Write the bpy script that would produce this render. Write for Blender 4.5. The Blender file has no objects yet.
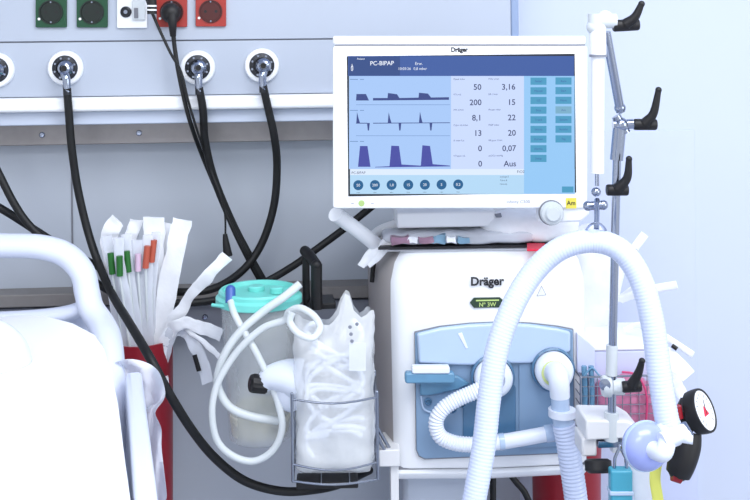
import bpy, bmesh, math, random
from mathutils import Vector, Matrix, noise

random.seed(7)
sc = bpy.context.scene
C = sc.collection
R = math.radians

# ------------------------------------------------------------------ camera
F_PX, CX, CY = 1050.0, 375.0, 40.0      # focal length in pixels, optical axis in the frame
CZ, ROLL = 1.5, R(-0.6)
RIGHT = Vector((math.cos(ROLL), 0, math.sin(ROLL)))
UP = Vector((-math.sin(ROLL), 0, math.cos(ROLL)))
FWD = Vector((0, 1, 0))
CAM = Vector((0, 0, CZ))
cd = bpy.data.cameras.new('camera')
cd.sensor_width = 36
cd.lens = 36 * F_PX / 750
cd.shift_y = -(250 - CY) / 750
cd.clip_start = 0.02
cam = bpy.data.objects.new('camera', cd)
C.objects.link(cam)
cam.matrix_world = Matrix(((RIGHT.x, UP.x, -FWD.x, CAM.x), (RIGHT.y, UP.y, -FWD.y, CAM.y),
                           (RIGHT.z, UP.z, -FWD.z, CAM.z), (0, 0, 0, 1)))
sc.camera = cam

# ------------------------------------------------------------------ light
w = bpy.data.worlds.new('world')
sc.world = w
w.use_nodes = True
w.node_tree.nodes['Background'].inputs[0].default_value = (0.90, 0.94, 1.0, 1)
w.node_tree.nodes['Background'].inputs[1].default_value = 0.95


def area(name, loc, aim, size, power, col=(0.97, 0.985, 1.0)):
    l = bpy.data.lights.new(name, 'AREA')
    l.shape = 'RECTANGLE'
    l.size, l.size_y = size
    l.energy = power
    l.color = col
    o = bpy.data.objects.new(name, l)
    C.objects.link(o)
    o.location = loc
    o.rotation_euler = (Vector(aim) - Vector(loc)).to_track_quat('-Z', 'Y').to_euler()
    return o


area('ceiling_light_panel', (0.6, 0.5, 2.62), (0.6, 0.55, 0), (1.6, 0.9), 40)
area('ceiling_light_panel', (-0.7, -0.7, 2.62), (-0.7, -0.65, 0), (1.6, 0.9), 32)
area('right_area_light', (3.0, -0.6, 1.9), (0.6, 2.0, 1.2), (1.6, 1.6), 30, (0.86, 0.93, 1.0))  # unseen pale blue area light from the right, aimed at the back wall
sc.view_settings.view_transform = 'Standard'
sc.view_settings.look = 'None'
sc.view_settings.gamma = 1
sc.view_settings.use_curve_mapping = False
sc.view_settings.exposure = 0.08


# ------------------------------------------------------------------ projection helpers
def ray(px, py):
    return RIGHT * ((px - CX) / F_PX) + UP * (-(py - CY) / F_PX) + FWD


def P(px, py, Y):
    return CAM + ray(px, py) * Y


def onz(px, py, z):
    d = ray(px, py)
    return CAM + d * ((z - CZ) / d.z)


class Frame:
    """an upright plane turned by th about z; local x right, y away from the viewer, z up"""
    def __init__(s, px, py, Y, th):
        s.o = P(px, py, Y)
        s.u = Vector((math.cos(R(th)), math.sin(R(th)), 0))
        s.v = Vector((-math.sin(R(th)), math.cos(R(th)), 0))
        s.m = Matrix(((s.u.x, s.v.x, 0, s.o.x), (s.u.y, s.v.y, 0, s.o.y), (0, 0, 1, s.o.z), (0, 0, 0, 1)))

    def at(s, px, py, d=0.0):
        r = ray(px, py)
        q = s.o + s.v * d
        return CAM + r * ((q - CAM).dot(s.v) / r.dot(s.v))

    def L(s, px, py, d=0.0):
        p = s.at(px, py, d) - s.o
        return p.dot(s.u), p.z

    def W(s, x, y, z):
        return s.o + s.u * x + s.v * y + Vector((0, 0, z))


WALL = Frame(375, 150, 2.05, 4)          # face of the back wall
MON = Frame(460, 120, 1.66, 2.5)         # face of the monitor
VEN = Frame(480, 350, 1.72, 2.5)         # face of the ventilator body


# ------------------------------------------------------------------ materials
def mat(name, col, rough=0.5, metal=0.0, var=0.04, scale=30, bump=0.0, alpha=1.0, coat=0.0, emit=None, estr=1.0, sss=0, trl=0.0):
    m = bpy.data.materials.new(name)
    m.use_nodes = True
    nt = m.node_tree
    b = nt.nodes['Principled BSDF']
    col = tuple(col) + (1,)
    tc = nt.nodes.new('ShaderNodeTexCoord')
    nz = nt.nodes.new('ShaderNodeTexNoise')
    nz.inputs['Scale'].default_value = scale
    nz.inputs['Detail'].default_value = 3
    nt.links.new(tc.outputs['Object'], nz.inputs['Vector'])
    mx = nt.nodes.new('ShaderNodeMix')
    mx.data_type = 'RGBA'
    mx.inputs[6].default_value = tuple(max(0, c * (1 - var)) for c in col[:3]) + (1,)
    mx.inputs[7].default_value = tuple(min(1, c * (1 + var)) for c in col[:3]) + (1,)
    nt.links.new(nz.outputs['Fac'], mx.inputs[0])
    nt.links.new(mx.outputs[2], b.inputs['Base Color'])
    b.inputs['Roughness'].default_value = rough
    b.inputs['Metallic'].default_value = metal
    b.inputs['Coat Weight'].default_value = coat
    b.inputs['Alpha'].default_value = alpha
    if bump:
        bp = nt.nodes.new('ShaderNodeBump')
        bp.inputs['Strength'].default_value = bump
        bp.inputs['Distance'].default_value = 0.002
        nt.links.new(nz.outputs['Fac'], bp.inputs['Height'])
        nt.links.new(bp.outputs[0], b.inputs['Normal'])
    if emit:
        b.inputs['Emission Color'].default_value = tuple(emit) + (1,)
        b.inputs['Emission Strength'].default_value = estr
        b.inputs['Base Color'].default_value = (0, 0, 0, 1)
        for l in list(b.inputs['Base Color'].links):
            nt.links.remove(l)
        b.inputs['Base Color'].default_value = (0.01, 0.01, 0.01, 1)
        b.inputs['Roughness'].default_value = 0.25
        b.inputs['Specular IOR Level'].default_value = 0.2
    return m


def lin(r, g, b):
    f = lambda c: (c / 255) / 12.92 if c / 255 < 0.04045 else ((c / 255 + 0.055) / 1.055) ** 2.4
    return (f(r), f(g), f(b))


M = dict(
    wall=mat('pale_wall_paint', lin(200, 208, 226), 0.85, scale=4, var=0.02, bump=0.1),
    headwall=mat('grey_laminate', lin(184, 191, 202), 0.6, scale=3, var=0.03),
    unit=mat('anodised_grey_panel', lin(178, 186, 200), 0.5, scale=6, var=0.03),
    white=mat('white_enamel', lin(242, 244, 248), 0.4, var=0.01, coat=0.2),
    lipgrey=mat('light_grey_profile', lin(190, 199, 216), 0.45, var=0.02),
    steel=mat('brushed_steel', lin(160, 155, 154), 0.42, 0.45, var=0.1, scale=60),
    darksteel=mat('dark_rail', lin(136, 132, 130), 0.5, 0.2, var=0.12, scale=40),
    chrome=mat('chrome', lin(160, 168, 186), 0.16, 1.0, var=0.03),
    wire=mat('wire_steel', lin(150, 156, 168), 0.25, 0.9, var=0.03),
    black=mat('black_plastic', lin(14, 12, 15), 0.5, var=0.2),
    rubber=mat('black_rubber_hose', lin(9, 9, 11), 0.55, var=0.2),
    green=mat('green_socket', lin(8, 70, 42), 0.4, var=0.06),
    darkgreen=mat('green_well', lin(4, 22, 16), 0.5, var=0.06),
    red=mat('orange_red_socket', lin(164, 48, 40), 0.4, var=0.05),
    darkred=mat('red_well', lin(72, 14, 12), 0.5, var=0.05),
    gunmetal=mat('dark_metal_ring', lin(48, 50, 56), 0.35, 0.5, var=0.2),
    bezel=mat('white_bezel_plastic', lin(240, 242, 247), 0.45, var=0.01),
    groove=mat('grey_groove', lin(120, 122, 130), 0.6, var=0.02),
    body=mat('offwhite_housing', lin(236, 238, 242), 0.4, var=0.01, coat=0.1),
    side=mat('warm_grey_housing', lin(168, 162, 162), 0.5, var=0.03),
    blue=mat('blue_translucent_plastic', lin(126, 154, 184), 0.3, var=0.05, scale=14, coat=0.3),
    paleblue=mat('pale_blue_plastic', lin(180, 200, 226), 0.25, var=0.03, scale=14, coat=0.4),
    deepblue=mat('deep_blue_plastic', lin(74, 114, 148), 0.3, var=0.1, scale=30, coat=0.3),
    clipblue=mat('smoky_blue_plastic', lin(100, 146, 178), 0.25, var=0.12, scale=50),
    port=mat('white_port_plastic', lin(228, 234, 246), 0.35, var=0.02),
    yellowring=mat('yellow_green_ring', lin(214, 226, 150), 0.4, var=0.02),
    hose=mat('milky_hose_plastic', lin(210, 220, 246), 0.3, var=0.02, alpha=0.95, coat=.3),
    tube=mat('clear_tube_plastic', lin(232, 238, 240), 0.25, var=0.02, alpha=0.7),
    paper=mat('white_paper_wrap', lin(244, 246, 251), 0.5, var=0.03, scale=90, bump=0.4),
    film=mat('clear_film', lin(236, 240, 250), 0.2, var=0.05, scale=60, alpha=0.6, bump=0.4),
    bag=mat('crinkled_clear_bag', lin(246, 249, 253), 0.15, var=0.06, scale=45, alpha=0.48, bump=0.6),
    canister=mat('clear_canister', lin(234, 238, 240), 0.1, var=0.05, scale=30, alpha=0.30),
    teal=mat('teal_lid', lin(120, 218, 208), 0.35, var=0.05, alpha=0.96),
    bluecap=mat('blue_connector', lin(60, 96, 170), 0.4, var=0.04),
    foam=mat('pale_foam', lin(240, 236, 214), 0.8, var=0.12, scale=60, bump=0.6),
    crimson=mat('crimson_plastic', lin(150, 16, 34), 0.42, var=0.05),
    sheet=mat('white_sheet', lin(245, 246, 248), 0.8, var=0.01, bump=0.1),
    bed=mat('bed_plastic', lin(212, 218, 236), 0.4, var=0.02, coat=0.2),
    greencath=mat('green_funnel', lin(34, 104, 40), 0.5, var=0.1),
    pinkcath=mat('pink_funnel', lin(220, 190, 214), 0.5, var=0.1),
    redcath=mat('rust_funnel', lin(190, 90, 70), 0.5, var=0.1),
    magenta=mat('magenta_packaging', lin(196, 118, 152), 0.3, var=0.35, scale=40, bump=0.6),
    lav=mat('lavender_box', lin(206, 212, 240), 0.35, var=0.04),
    filt=mat('lavender_blue_filter', lin(160, 172, 234), 0.25, var=0.04, scale=20, coat=0.3),
    yellow=mat('yellow_sticker', lin(228, 214, 84), 0.5, var=0.03),
    ystrip=mat('yellow_green_strip', lin(226, 228, 110), 0.5, var=0.05),
    tealclip=mat('teal_blue_clip', lin(70, 160, 186), 0.3, var=0.05),
    redtag=mat('red_tag', lin(222, 30, 66), 0.5, var=0.05),
    greyknob=mat('grey_knob', lin(206, 212, 216), 0.4, var=0.02),
    led=mat('green_lamp', (0, 0, 0), emit=lin(190, 225, 150), estr=1.0),
    badge=mat('green_black_badge', lin(40, 62, 46), 0.4, var=0.1),
    badgetext=mat('badge_print', lin(190, 214, 130), 0.5, var=0.02),
    ink=mat('black_ink', lin(34, 34, 40), 0.5, var=0.02),
    greyink=mat('grey_ink', lin(130, 134, 146), 0.5, var=0.02),
    colour=mat('printed_wrapper', lin(150, 116, 136), 0.3, var=0.5, scale=60),
    tealwrap=mat('teal_wrapper', lin(120, 156, 180), 0.3, var=0.4, scale=60),
    floor=mat('vinyl_floor', lin(170, 176, 188), 0.4, var=0.05, scale=10),
    cream=mat('cream_fitting', lin(226, 226, 228), 0.4, var=0.02),
)
S = {}
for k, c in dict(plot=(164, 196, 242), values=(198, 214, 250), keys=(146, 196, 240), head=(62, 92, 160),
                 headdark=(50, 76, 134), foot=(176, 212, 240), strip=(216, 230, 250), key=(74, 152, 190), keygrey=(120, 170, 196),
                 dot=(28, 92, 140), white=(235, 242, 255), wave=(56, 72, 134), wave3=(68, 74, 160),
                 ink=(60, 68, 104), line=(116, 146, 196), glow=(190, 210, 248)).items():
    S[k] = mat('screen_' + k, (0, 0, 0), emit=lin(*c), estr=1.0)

# ------------------------------------------------------------------ object helpers
BASE = {}


def tag(o, label=None, cat=None, group=None, kind=None):
    if label: o['label'] = label
    if cat: o['category'] = cat
    if group: o['group'] = group
    if kind: o['kind'] = kind
    return o


def thing(name, label, cat, loc, group=None):
    o = bpy.data.objects.new(name, None)
    o.empty_display_size = 0.05
    C.objects.link(o)
    o.location = loc
    BASE[o.name] = Vector(loc)
    return tag(o, label, cat, group)


def obj(name, bm, m, parent=None, bevel=0.0, seg=2, smooth=True, subsurf=0):
    """bm is in world coordinates"""
    bmesh.ops.remove_doubles(bm, verts=bm.verts, dist=1e-6)
    bmesh.ops.recalc_face_normals(bm, faces=bm.faces)
    if parent is None:
        xs = [v.co for v in bm.verts]
        base = Vector(((min(v.x for v in xs) + max(v.x for v in xs)) / 2,
                       (min(v.y for v in xs) + max(v.y for v in xs)) / 2, min(v.z for v in xs)))
    else:
        base = BASE[parent.name]
    for v in bm.verts:
        v.co -= base
    me = bpy.data.meshes.new(name)
    if smooth:
        for f in bm.faces:
            f.smooth = True
    bm.to_mesh(me)
    bm.free()
    ms = m if isinstance(m, (list, tuple)) else [m]
    for x in ms:
        me.materials.append(x)
    if smooth:
        try:
            me.set_sharp_from_angle(angle=R(38))
        except Exception:
            pass
    o = bpy.data.objects.new(name, me)
    C.objects.link(o)
    if parent is None:
        o.location = base
    else:
        o.parent = parent
    BASE[o.name] = base
    if bevel:
        b = o.modifiers.new('bevel', 'BEVEL')
        b.width = bevel
        b.segments = seg
        b.limit_method = 'ANGLE'
        b.angle_limit = R(40)
        b.harden_normals = False
    if subsurf:
        s = o.modifiers.new('sub', 'SUBSURF')
        s.levels = s.render_levels = subsurf
    return o


def nb():
    return bmesh.new()


def smooth_path(pts, n=8):
    pts = [Vector(p) for p in pts]
    if len(pts) < 3:
        return pts
    out = []
    q = [pts[0] * 2 - pts[1]] + pts + [pts[-1] * 2 - pts[-2]]
    for i in range(1, len(q) - 2):
        p0, p1, p2, p3 = q[i - 1:i + 3]
        for k in range(n):
            t = k / n
            out.append(0.5 * ((2 * p1) + (p2 - p0) * t + (2 * p0 - 5 * p1 + 4 * p2 - p3) * t * t + (3 * p1 - p0 - 3 * p2 + p3) * t ** 3))
    out.append(pts[-1])
    return out


def resample(path, step):
    out = [path[0]]
    acc = 0
    for a, b in zip(path, path[1:]):
        l = (b - a).length
        if l < 1e-9: continue
        d = step - acc
        while d <= l:
            out.append(a + (b - a) * (d / l))
            d += step
        acc = (acc + l) % step
    if (out[-1] - path[-1]).length > step * 0.3:
        out.append(path[-1])
    return out


def sweep(bm, pts, r, seg=12, n=8, rfun=None, step=None, flat=None, caps=True, wide=None):
    """round tube along a smoothed path; flat=(rw, rt) gives an elliptic strip, wide = direction of the width"""
    path = smooth_path(pts, n)
    if step: path = resample(path, step)
    N = len(path)
    rings = []
    prev = None
    for i, p in enumerate(path):
        t = (path[min(i + 1, N - 1)] - path[max(i - 1, 0)]).normalized()
        if flat:
            a = t.cross(Vector((0, 1, 0))) if wide is None else Vector(wide) - t * t.dot(Vector(wide))
            if a.length < 1e-4: a = Vector((1, 0, 0))
            a.normalize()
        else:
            if prev is None:
                a = t.cross(Vector((0, 1, 0)))
                if a.length < 0.1: a = t.cross(Vector((0, 0, 1)))
            else:
                a = prev - t * prev.dot(t)
            a.normalize()
            prev = a
        b = t.cross(a)
        rr = r(i / (N - 1)) if callable(r) else r
        if rfun: rr *= rfun(i)
        ra, rb = (flat[0] * rr, flat[1] * rr) if flat else (rr, rr)
        rings.append([bm.verts.new(p + a * math.cos(2 * math.pi * k / seg) * ra + b * math.sin(2 * math.pi * k / seg) * rb) for k in range(seg)])
    for A, B in zip(rings, rings[1:]):
        for k in range(seg):
            bm.faces.new((A[k], A[(k + 1) % seg], B[(k + 1) % seg], B[k]))
    if caps:
        bm.faces.new(rings[0][::-1])
        bm.faces.new(rings[-1])
    return bm


def lathe(bm, prof, o, axis, seg=32, closed=True):
    """prof = [(radius, distance along axis)]"""
    ax = Vector(axis).normalized()
    a = ax.cross(Vector((0, 0, 1)))
    if a.length < 0.1: a = ax.cross(Vector((0, 1, 0)))
    a.normalize()
    b = ax.cross(a)
    rings = []
    for r, h in prof:
        rr = max(r, 1e-5)
        rings.append([bm.verts.new(Vector(o) + ax * h + (a * math.cos(2 * math.pi * k / seg) + b * math.sin(2 * math.pi * k / seg)) * rr) for k in range(seg)])
    for A, B in zip(rings, rings[1:]):
        for k in range(seg):
            bm.faces.new((A[k], A[(k + 1) % seg], B[(k + 1) % seg], B[k]))
    if closed:
        bm.faces.new(rings[0][::-1])
        bm.faces.new(rings[-1])
    return bm


def cyl(bm, a, b, r, seg=20, r2=None):
    a, b = Vector(a), Vector(b)
    return lathe(bm, [(r, 0), (r if r2 is None else r2, (b - a).length)], a, b - a, seg)


def ball(bm, c, r, sx=(1, 1, 1), seg=20, rings=12):
    g = bmesh.ops.create_uvsphere(bm, u_segments=seg, v_segments=rings, radius=r)
    for v in g['verts']:
        v.co = Vector(c) + Vector((v.co.x * sx[0], v.co.y * sx[1], v.co.z * sx[2]))
    return bm


def hexa(bm, c8):
    vs = [bm.verts.new(c) for c in c8]
    for f in ((0, 1, 2, 3), (7, 6, 5, 4), (0, 4, 5, 1), (1, 5, 6, 2), (2, 6, 7, 3), (3, 7, 4, 0)):
        bm.faces.new([vs[i] for i in f])
    return bm


def lbox(bm, F, x0, x1, y0, y1, z0, z1):
    return hexa(bm, [F.W(x0, y0, z0), F.W(x1, y0, z0), F.W(x1, y0, z1), F.W(x0, y0, z1),
                     F.W(x0, y1, z0), F.W(x1, y1, z0), F.W(x1, y1, z1), F.W(x0, y1, z1)])


def fbox(bm, F, px0, py0, px1, py1, d0, d1):
    """upright box whose front face (at local depth d0) spans the given pixels"""
    mx, my = (px0 + px1) / 2, (py0 + py1) / 2
    x0 = F.L(px0, my, d0)[0]; x1 = F.L(px1, my, d0)[0]
    z1 = F.L(mx, py0, d0)[1]; z0 = F.L(mx, py1, d0)[1]
    return lbox(bm, F, x0, x1, d0, d1, z0, z1)


def fprism(bm, F, pts, d0, d1, back=1.0, bshift=(0, 0)):
    """pixel outline on the plane d0, extruded to depth d1"""
    L = [F.L(x, y, d0) for x, y in pts]
    cx = sum(p[0] for p in L) / len(L); cz = sum(p[1] for p in L) / len(L)
    A = [bm.verts.new(F.W(x, d0, z)) for x, z in L]
    B = [bm.verts.new(F.W(cx + (x - cx) * back + bshift[0], d1, cz + (z - cz) * back + bshift[1])) for x, z in L]
    n = len(L)
    bm.faces.new(A)
    bm.faces.new(B[::-1])
    for i in range(n):
        bm.faces.new((A[i], B[i], B[(i + 1) % n], A[(i + 1) % n]))
    return bm


def rrect(x0, y0, x1, y1, r, n=5):
    out = []
    for cx, cy, a0 in ((x1 - r, y0 + r, -90), (x1 - r, y1 - r, 0), (x0 + r, y1 - r, 90), (x0 + r, y0 + r, 180)):
        for k in range(n + 1):
            a = R(a0 + 90 * k / n)
            out.append((cx + r * math.cos(a), cy + r * math.sin(a)))
    return out


def text(name, s, F, px, py, h, m, parent, d=-0.0006, align='LEFT', sx=1.0, bold=0.0):
    """flat lettering; (px,py) baseline, h cap height in pixels"""
    cu = bpy.data.curves.new(name, 'FONT')
    cu.body = s
    cu.align_x = align
    cu.offset = bold
    cu.extrude = 0.0
    cu.resolution_u = 3
    tmp = bpy.data.objects.new(name, cu)
    C.objects.link(tmp)
    dg = bpy.context.evaluated_depsgraph_get()
    me0 = bpy.data.meshes.new_from_object(tmp.evaluated_get(dg))
    bpy.data.objects.remove(tmp)
    bm = nb()
    bm.from_mesh(me0)
    x0, z0 = F.L(px, py, d)
    z1 = F.L(px, py - h, d)[1]
    k = (z1 - z0) / 0.69
    for v in bm.verts:
        v.co = F.W(x0 + v.co.x * k * sx, d, z0 + v.co.y * k)
    return obj(name, bm, m, parent, smooth=False)


def crumple(bm, amp, sc_, seed=0):
    for v in bm.verts:
        n = noise.noise_vector(v.co * sc_ + Vector((seed, seed * 2, 0)))
        v.co += n * amp
    return bm


def grid_box(bm, F, x0, x1, y0, y1, z0, z1, n=10, power=5):
    """rounded (superellipsoid) lump for bags and cushions, filling the given local box"""
    g = bmesh.ops.create_uvsphere(bm, u_segments=n * 4, v_segments=n * 2, radius=1)
    sg = lambda t: math.copysign(abs(t), t)
    for v in g['verts']:
        p = v.co
        k = (abs(p.x) ** power + abs(p.y) ** power + abs(p.z) ** power) ** (1 / power)
        p = p / k
        v.co = F.W((x0 + x1) / 2 + p.x * (x1 - x0) / 2, (y0 + y1) / 2 + p.y * (y1 - y0) / 2, (z0 + z1) / 2 + p.z * (z1 - z0) / 2)
    return bm


# ------------------------------------------------------------------ setting
XL, XR = -2.2, 2.6
b = nb(); lbox(b, WALL, XL, XR, 0.0, 0.1, -1.6 - (WALL.o.z - 1.6), 2.75 - WALL.o.z)
tag(obj('wall_back', b, M['wall'], smooth=False), kind='structure')
b = nb(); hexa(b, [(-2.6, -2.5, -.05), (2.8, -2.5, -.05), (2.8, 2.35, -.05), (-2.6, 2.35, -.05), (-2.6, -2.5, 0), (2.8, -2.5, 0), (2.8, 2.35, 0), (-2.6, 2.35, 0)])
tag(obj('floor', b, M['floor'], smooth=False), kind='structure')
b = nb(); hexa(b, [(-2.6, -2.5, 2.7), (2.8, -2.5, 2.7), (2.8, 2.35, 2.7), (-2.6, 2.35, 2.7), (-2.6, -2.5, 2.75), (2.8, -2.5, 2.75), (2.8, 2.35, 2.75), (-2.6, 2.35, 2.75)])
tag(obj('ceiling', b, M['wall'], smooth=False), kind='structure')

# grey headwall panel behind the supply rails, ends right of the monitor's middle
xe = WALL.L(515, 20, -0.015)[0]
b = nb(); lbox(b, WALL, XL + .1, xe, -0.015, 0.0, 0.0 - WALL.o.z, 2.6 - WALL.o.z)
tag(obj('wall_panelling', b, M['headwall'], smooth=False), kind='structure')
xs = WALL.L(72, 200, -0.0155)[0]
b = nb(); lbox(b, WALL, xs - .0015, xs + .0015, -0.0165, -0.015, WALL.L(72, 330, -.0155)[1], WALL.L(72, 126, -.0155)[1])
tag(obj('trim_1', b, M['groove'], smooth=False), kind='structure')

# flat access panel on the pale wall at the right
b = nb(); fbox(b, WALL, 560, 131, 697, 640, -0.006, 0.0)
tag(obj('wall_cover_plate', b, mat('pale_lavender_plate', lin(200, 208, 236), 0.6, var=0.02), bevel=0.001), 'pale lavender flat cover panel on the wall right of the support arm', 'wall panel')

# ------------------------------------------------------------------ supply unit
D = -0.13
t = thing('medical_supply_unit', 'long pale grey wall supply duct with white lower edge above the bed', 'supply unit', WALL.W(-0.3, -0.06, 0.0))
LX, RX = -1.9, WALL.L(511, 20, D)[0]
zt = 1.0
z_seam = WALL.L(330, 39, D)[1]
z_b = WALL.L(330, 93, D)[1]
b = nb(); lbox(b, WALL, LX, RX, D, -0.015, z_seam + 0.0012, z_seam + .45)
obj('upper_panel', b, M['unit'], t, bevel=0.001)
b = nb(); lbox(b, WALL, LX, RX, D, -0.015, z_b, z_seam - 0.0012)
obj('lower_panel', b, M['unit'], t, bevel=0.001)
b = nb(); lbox(b, WALL, LX, RX - .01, D + 0.004, -0.02, z_seam - 0.0014, z_seam + 0.0014)
obj('seam', b, M['groove'], t)
z1 = WALL.L(330, 108, D - .012)[1]
z2 = WALL.L(330, 121, D)[1]
b = nb(); lbox(b, WALL, LX, RX, D - .016, -0.02, z1, z_b - .001)
obj('edge_profile', b, M['white'], t, bevel=0.006, seg=3)
b = nb(); lbox(b, WALL, LX, RX, D + .002, -0.02, z2, z1 - .0005)
obj('lower_lip', b, M['lipgrey'], t, bevel=0.002)
b = nb(); lbox(b, WALL, RX, RX + 0.014, D - .002, -0.015, z2, z_seam + .45)
obj('end_cap', b, mat('blue_grey_cap', lin(140, 158, 190), 0.5), t, bevel=0.002)


def rail(name, y0, y1, d0, d1, m, label, x1=None, bolts=()):
    za = WALL.L(330, y0, d0)[1]; zb = WALL.L(330, y1, d0)[1]
    t = thing(name, label, 'rail', WALL.W(0, (d0 + d1) / 2, zb))
    b = nb(); lbox(b, WALL, LX, x1 or RX, d0, d1, zb, za)
    obj('bar', b, m, t, bevel=0.002)
    for bx, by in bolts:
        b = nb(); c = WALL.at(bx, by, d0)
        lathe(b, [(0.0055, 0), (0.0055, .001), (.004, .0025), (.0001, .003)], c, -WALL.v, 16)
        obj('bolt', b, M['chrome'], t)


rail('equipment_rail', 120, 140.5, -0.055, -0.015, M['steel'], 'upper brushed steel rail directly under the supply duct', bolts=((42, 135), (139, 133)))
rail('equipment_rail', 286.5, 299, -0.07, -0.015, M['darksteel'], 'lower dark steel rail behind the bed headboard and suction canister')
rail('cable_channel', 300, 328, -0.05, -0.015, mat('grey_channel', lin(140, 144, 156), 0.5), 'grey cable channel on the wall just below the lower dark rail', bolts=((205, 317),))


# ------------------------------------------------------------------ sockets
SK = WALL


def socket(x0, x1, y1, col, well, label, holes=True, grp=None):
    y0 = y1 - (x1 - x0) * 1.02
    d = D
    c = SK.at((x0 + x1) / 2, y1, d)
    t = thing('power_socket', label, 'socket', c, grp)
    b = nb(); fprism(b, SK, rrect(x0, y0, x1, y1, 1.2, 2), d - 0.006, d - 0.0002)
    obj('cover_plate', b, col, t, bevel=0.0008)
    cc = SK.at((x0 + x1) / 2, (y0 + y1) / 2 + .5, d - .006)
    r = (x1 - x0) * .36 / F_PX * 1.9
    b = nb(); lathe(b, [(r * 1.05, 0), (r * 1.05, .0022), (r * .93, .0022), (r * .9, .0005), (.0001, .0005)], cc, -SK.v, 32)
    obj('well', b, well, t)
    for s in (-1, 1):
        b = nb(); lathe(b, [(.0028, .0004), (.0028, .0008), (.0001, .0008)], cc + SK.u * s * .0095, -SK.v, 12)
        obj('contact_hole', b, M['black'], t)
    for s in (-1, 1):
        b = nb(); q = cc + Vector((0, 0, s * r * .88))
        cyl(b, q, q - SK.v * .0025, .0016, 8)
        obj('earth_clip', b, M['chrome'], t)
    b = nb(); q = SK.at(x0 + 3.6, y1 - 8.5, d - .0062)
    cyl(b, q, q - SK.v * .0012, .0024, 12)
    obj('indicator_lamp', b, M['white'], t)
    return t


socket(35.5, 66.5, 27.5, M['green'], M['darkgreen'], 'leftmost green power socket in the supply duct')
socket(76.5, 107.5, 27.5, M['green'], M['darkgreen'], 'right-hand green power socket, beside the white data socket')
socket(156.5, 187, 27.0, M['red'], M['darkred'], 'orange-red power socket with a black plug pushed into it')
socket(195.5, 226, 26.5, M['red'], M['darkred'], 'empty orange-red power socket right of the plugged one')

t = thing('data_socket', 'white data socket plate between the green and red sockets', 'socket', SK.at(132, 28, D))
b = nb(); fprism(b, SK, rrect(117, -4, 147, 28, 1), D - .006, D - .0002); obj('cover_plate', b, M['white'], t, bevel=.0008)
q = SK.at(126, 12, D - .006)
b = nb(); lathe(b, [(.010, 0), (.010, .002), (.007, .003), (.0065, .0015), (.0001, .0015)], q, -SK.v, 24); obj('earth_terminal', b, M['gunmetal'], t)
b = nb(); cyl(b, q, q - SK.v * .005, .0035, 12); obj('terminal_pin', b, M['chrome'], t)
b = nb(); fbox(b, SK, 132, 0, 145, 20, D - .012, D - .006); obj('jack_housing', b, M['greyknob'], t, bevel=.001)
b = nb(); fbox(b, SK, 134, 8, 138, 18, D - .014, D - .012); obj('jack_flap', b, M['groove'], t, bevel=.0005)

# black plugs and their cables
t = thing('power_cable', 'black power plug and cable hanging from the orange-red socket', 'cable', SK.at(173, 30, D - .02))
q = SK.at(172, 13, D - .003)
b = nb(); lathe(b, [(.017, 0), (.018, .004), (.0185, .016), (.015, .026), (.009, .031), (.0001, .032)], q, -SK.v, 28)
obj('plug', b, M['black'], t)
b = nb(); sweep(b, [SK.at(172, 14, D - .026), SK.at(172.5, 24, D - .028), SK.at(173, 36, D - .022)], lambda s: .010 - .0045 * s, 14)
obj('strain_relief', b, M['black'], t)
b = nb(); sweep(b, [SK.at(173, 32, D - .024), SK.at(175, 50, D - .022), SK.at(180, 80, D - .026), SK.at(189, 118, D - .022), SK.at(200, 150, D + .02), SK.at(214, 184, D + .03), SK.at(229, 220, D + .02), SK.at(243, 250, D + .02), SK.at(262, 285, D + .03), SK.at(290, 330, D + .05), SK.at(320, 400, D + .07)], .0040, 10)
obj('cord', b, M['rubber'], t)

t = thing('sensor_cable', 'thin black cable ending in a small black plug above the far-leaning white package', 'cable', SK.at(226, 256, D))
b = nb(); sweep(b, [SK.at(128, -62, D - .001), SK.at(131, -50, D - .03), SK.at(138, -25, D - .04), SK.at(147, 0, D - .04), SK.at(157, 24, D - .04), SK.at(170, 52, D - .045), SK.at(181, 72, D - .04), SK.at(188, 100, D - .035), SK.at(197, 130, D - .02), SK.at(209, 165, D + .01), SK.at(221, 196, D - .0), SK.at(225, 215, D), SK.at(225.5, 236, D)], lambda s: .0032 - .0014 * s, 10)
obj('cord', b, M['rubber'], t)
b = nb(); sweep(b, [SK.at(225, 234, D), SK.at(226, 243, D), SK.at(228, 256, D)], lambda s: .004 + .0045 * s, 12)
obj('plug', b, M['black'], t)

t = thing('ribbed_plug', 'black ribbed plug end with white rings at the top edge of the frame', 'plug', SK.at(152, 12, D - .06))
b = nb(); sweep(b, [SK.at(150, -14, D - .06), SK.at(151.5, -2, D - .06), SK.at(152, 14, D - .06)], .0085, 14); obj('grip', b, M['black'], t)
b = nb(); sweep(b, [SK.at(158, -62, D - .001), SK.at(156, -52, D - .035), SK.at(151, -30, D - .06), SK.at(150, -12, D - .06)], .0045, 12); obj('cord', b, M['rubber'], t)
for yy in (6, 10):
    b = nb(); sweep(b, [SK.at(151.5, yy - .8, D - .06), SK.at(151.5, yy + .8, D - .06)], .0093, 14, n=1); obj('ring', b, M['white'], t)


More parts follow.
